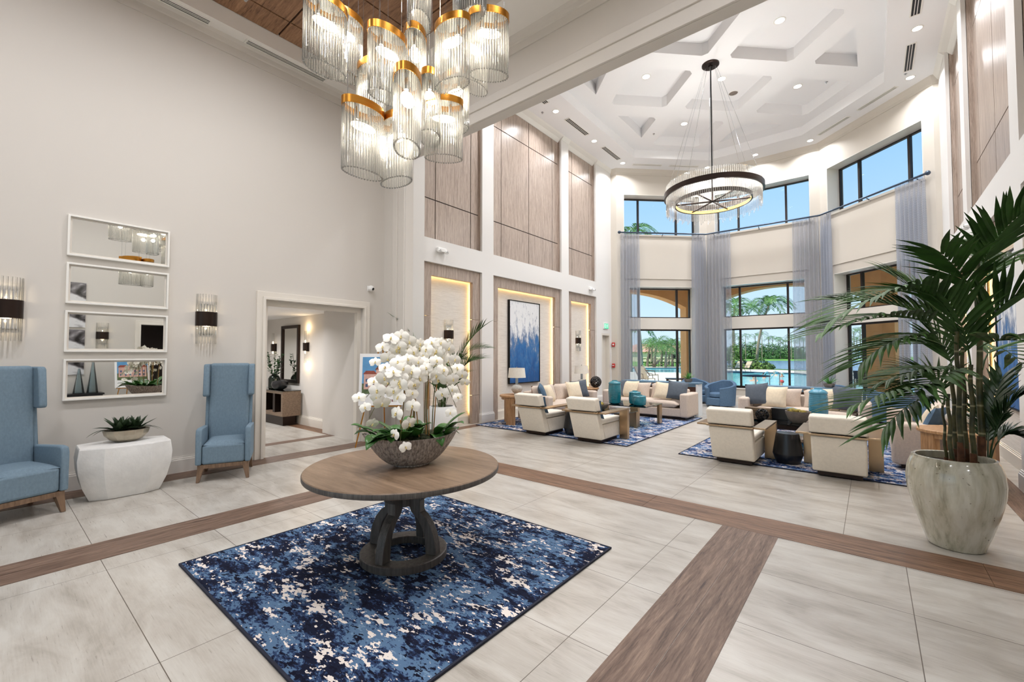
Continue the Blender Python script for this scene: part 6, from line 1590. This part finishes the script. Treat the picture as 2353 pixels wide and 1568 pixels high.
for i in range(NRD):
    s_ = cum[-1]*i/NRD; j = min(range(721), key=lambda k: abs(cum[k]-s_)); pts.append(per[j])
for (x, y) in pts:
    if r0 is None:
        mb = MB(); mb.tube([(0, 0, -.03-PL), (0, 0, -.02)], .0088, 8); mb.ell((0, 0, -.03-PL), (.0088, .0088, .005), 8, 4); r0 = part(pend0, 'glass_rod', mb, 'glass_rod'); o = r0
    else: o = r0.copy(); C.objects.link(o)
    o.location = (x*.985, y*.985, 0)
mb = MB(); mb.ell((0, 0, -.15), (.105, .05, .024), 20, 10); part(pend0, 'bulb', mb, 'bulb')
for x in (-.06, .06):
    mb = MB(); mb.lathe([(.016, -.11), (.018, .02)], 12, c=(x, 0, 0)); part(pend0, 'lamp_holder', mb, 'chrome')
wires = []
for (x, y) in ((-A_*.8, 0), (A_*.8, 0)):
    mb = MB(); mb.tube([(x, y, 0), (x, y, 1)], .0022, 5); wires.append(part(pend0, 'suspension_wire', mb, 'chrome'))
for i, (px, row, d, ang, lab) in enumerate(PEND):
    p = spot3(px, row, d)
    o = pend0 if i == 0 else dup(pend0, p, R_(ang), lab)
    if i == 0: first_p = (p, R_(ang), lab)
    for c in o.children:
        if c.name.startswith('suspension_wire') and i > 0: c.location.z = .027; c.scale.z = ZW-p.z-.03
pend0.location = first_p[0]; pend0.rotation_euler.z = first_p[1]; pend0['label'] = first_p[2]
for c in wires: c.location.z = .027; c.scale.z = ZW-first_p[0].z-.03

# ================================================================== LIGHT
def disc(name, loc, power, size=.16, col=(252, 252, 255), spread=150):
    o = light(name, 'AREA', loc, power, col, (0, 0, 0), shape='DISK', size=size); o.data.spread = R_(spread); return o
WARM = (252, 252, 255)
for o in [c for c in C.objects if c.name.startswith('glass_pendant')]:
    light('pendant_lamp', 'POINT', (o.location.x, o.location.y, o.location.z-.25), PEND_W, (255, 246, 230), shadow_soft_size=.03)
for (x, y) in ((-4.7, .6), (-1.1, .6), (-4.9, 2.5), (-.9, 2.5), (-4.7, -1.5), (-1.1, -1.5)): disc('lobby_downlight_lamp', (x, y, ZW-.006), LOBBY_W, .2, WARM, 164)  # added fill lamps without fixtures, to brighten the lobby
for o in [c for c in C.objects if c.name.startswith('downlight') and c.type == 'EMPTY']:
    disc('downlight_lamp', (o.location.x, o.location.y, o.location.z-.012), LOUNGE_W, .15, WARM, 140)
for k in range(6):
    a = 2*PI*k/6; light('chandelier_and_fill_lamp', 'POINT', (CH[0]+.6*math.cos(a), CH[1]+.6*math.sin(a), 5.25 if k % 2 else 5.8), CHAND_W, (255, 251, 246), shadow_soft_size=.04)  # the higher points are added uplights above the band, to brighten the ceiling
disc('corridor_downlight_lamp', (-9.3, 3.5, 2.49), 26, .2, WARM); disc('corridor_downlight_lamp', (-10.9, 3.5, 2.49), 26, .2, WARM)
disc('side_room_lamp', (2.3, 2.2, 2.59), 8, .2, WARM)
light('corridor_sconce_lamp', 'POINT', (-9.86, 4.6, 2.22), 2.5, (255, 220, 170), shadow_soft_size=.03); light('corridor_sconce_lamp', 'POINT', (-9.86, 4.6, 1.36), 2.5, (255, 220, 170), shadow_soft_size=.03)
sun = light('sun', 'SUN', (0, 0, 30), SUN_W, (255, 246, 228)); sun.data.angle = R_(.6)
sd_ = Vector((.55, .62, -1.15)).normalized(); sun.rotation_euler = sd_.to_track_quat('-Z', 'Y').to_euler()
w = bpy.data.worlds.new('sky'); S.world = w; w.use_nodes = True; nt = w.node_tree; nt.nodes.clear()
tc = nt.nodes.new('ShaderNodeTexCoord'); sp = nt.nodes.new('ShaderNodeSeparateXYZ'); rp = nt.nodes.new('ShaderNodeValToRGB'); bg = nt.nodes.new('ShaderNodeBackground'); ow = nt.nodes.new('ShaderNodeOutputWorld')
cr_ = rp.color_ramp; cr_.elements[0].position = 0; cr_.elements[0].color = lin((222, 240, 252)); cr_.elements[1].position = .9; cr_.elements[1].color = lin((120, 178, 238))
e = cr_.elements.new(.12); e.color = lin((204, 230, 251)); e = cr_.elements.new(.35); e.color = lin((164, 208, 249))
nt.links.new(tc.outputs['Generated'], sp.inputs[0]); nt.links.new(sp.outputs['Z'], rp.inputs[0]); nt.links.new(rp.outputs[0], bg.inputs[0]); nt.links.new(bg.outputs[0], ow.inputs[0]); bg.inputs[1].default_value = SKY_W
# ================================================================== CAMERA
cam = bpy.data.cameras.new('camera'); co = bpy.data.objects.new('camera', cam); C.objects.link(co); S.camera = co
yaw, pit = R_(39.45), R_(1.813)
fw = Vector((-math.sin(yaw)*math.cos(pit), math.cos(yaw)*math.cos(pit), math.sin(pit)))
co.location = (0, 0, 1.6); co.rotation_euler = fw.to_track_quat('-Z', 'Y').to_euler()
cam.sensor_width = 36; cam.lens = 36*1000.8/2353; cam.clip_start = .05; cam.clip_end = 900
S.view_settings.view_transform = 'Standard'; S.view_settings.look = 'None'; S.view_settings.exposure = EXPO; S.view_settings.gamma = 1
cy = S.cycles; cy.max_bounces = 8; cy.diffuse_bounces = 4; cy.glossy_bounces = 3; cy.transmission_bounces = 6; cy.transparent_max_bounces = 24
cy.sample_clamp_indirect = 4; cy.sample_clamp_direct = 40; cy.caustics_reflective = False; cy.caustics_refractive = False
cy.use_denoising = True
try: cy.denoiser = 'OPENIMAGEDENOISE'; cy.denoising_input_passes = 'RGB_ALBEDO_NORMAL'
except Exception: pass
cy.use_light_tree = True; cy.use_auto_tile = False; cy.time_limit = 1150
cy.use_adaptive_sampling = True; cy.adaptive_threshold = .03
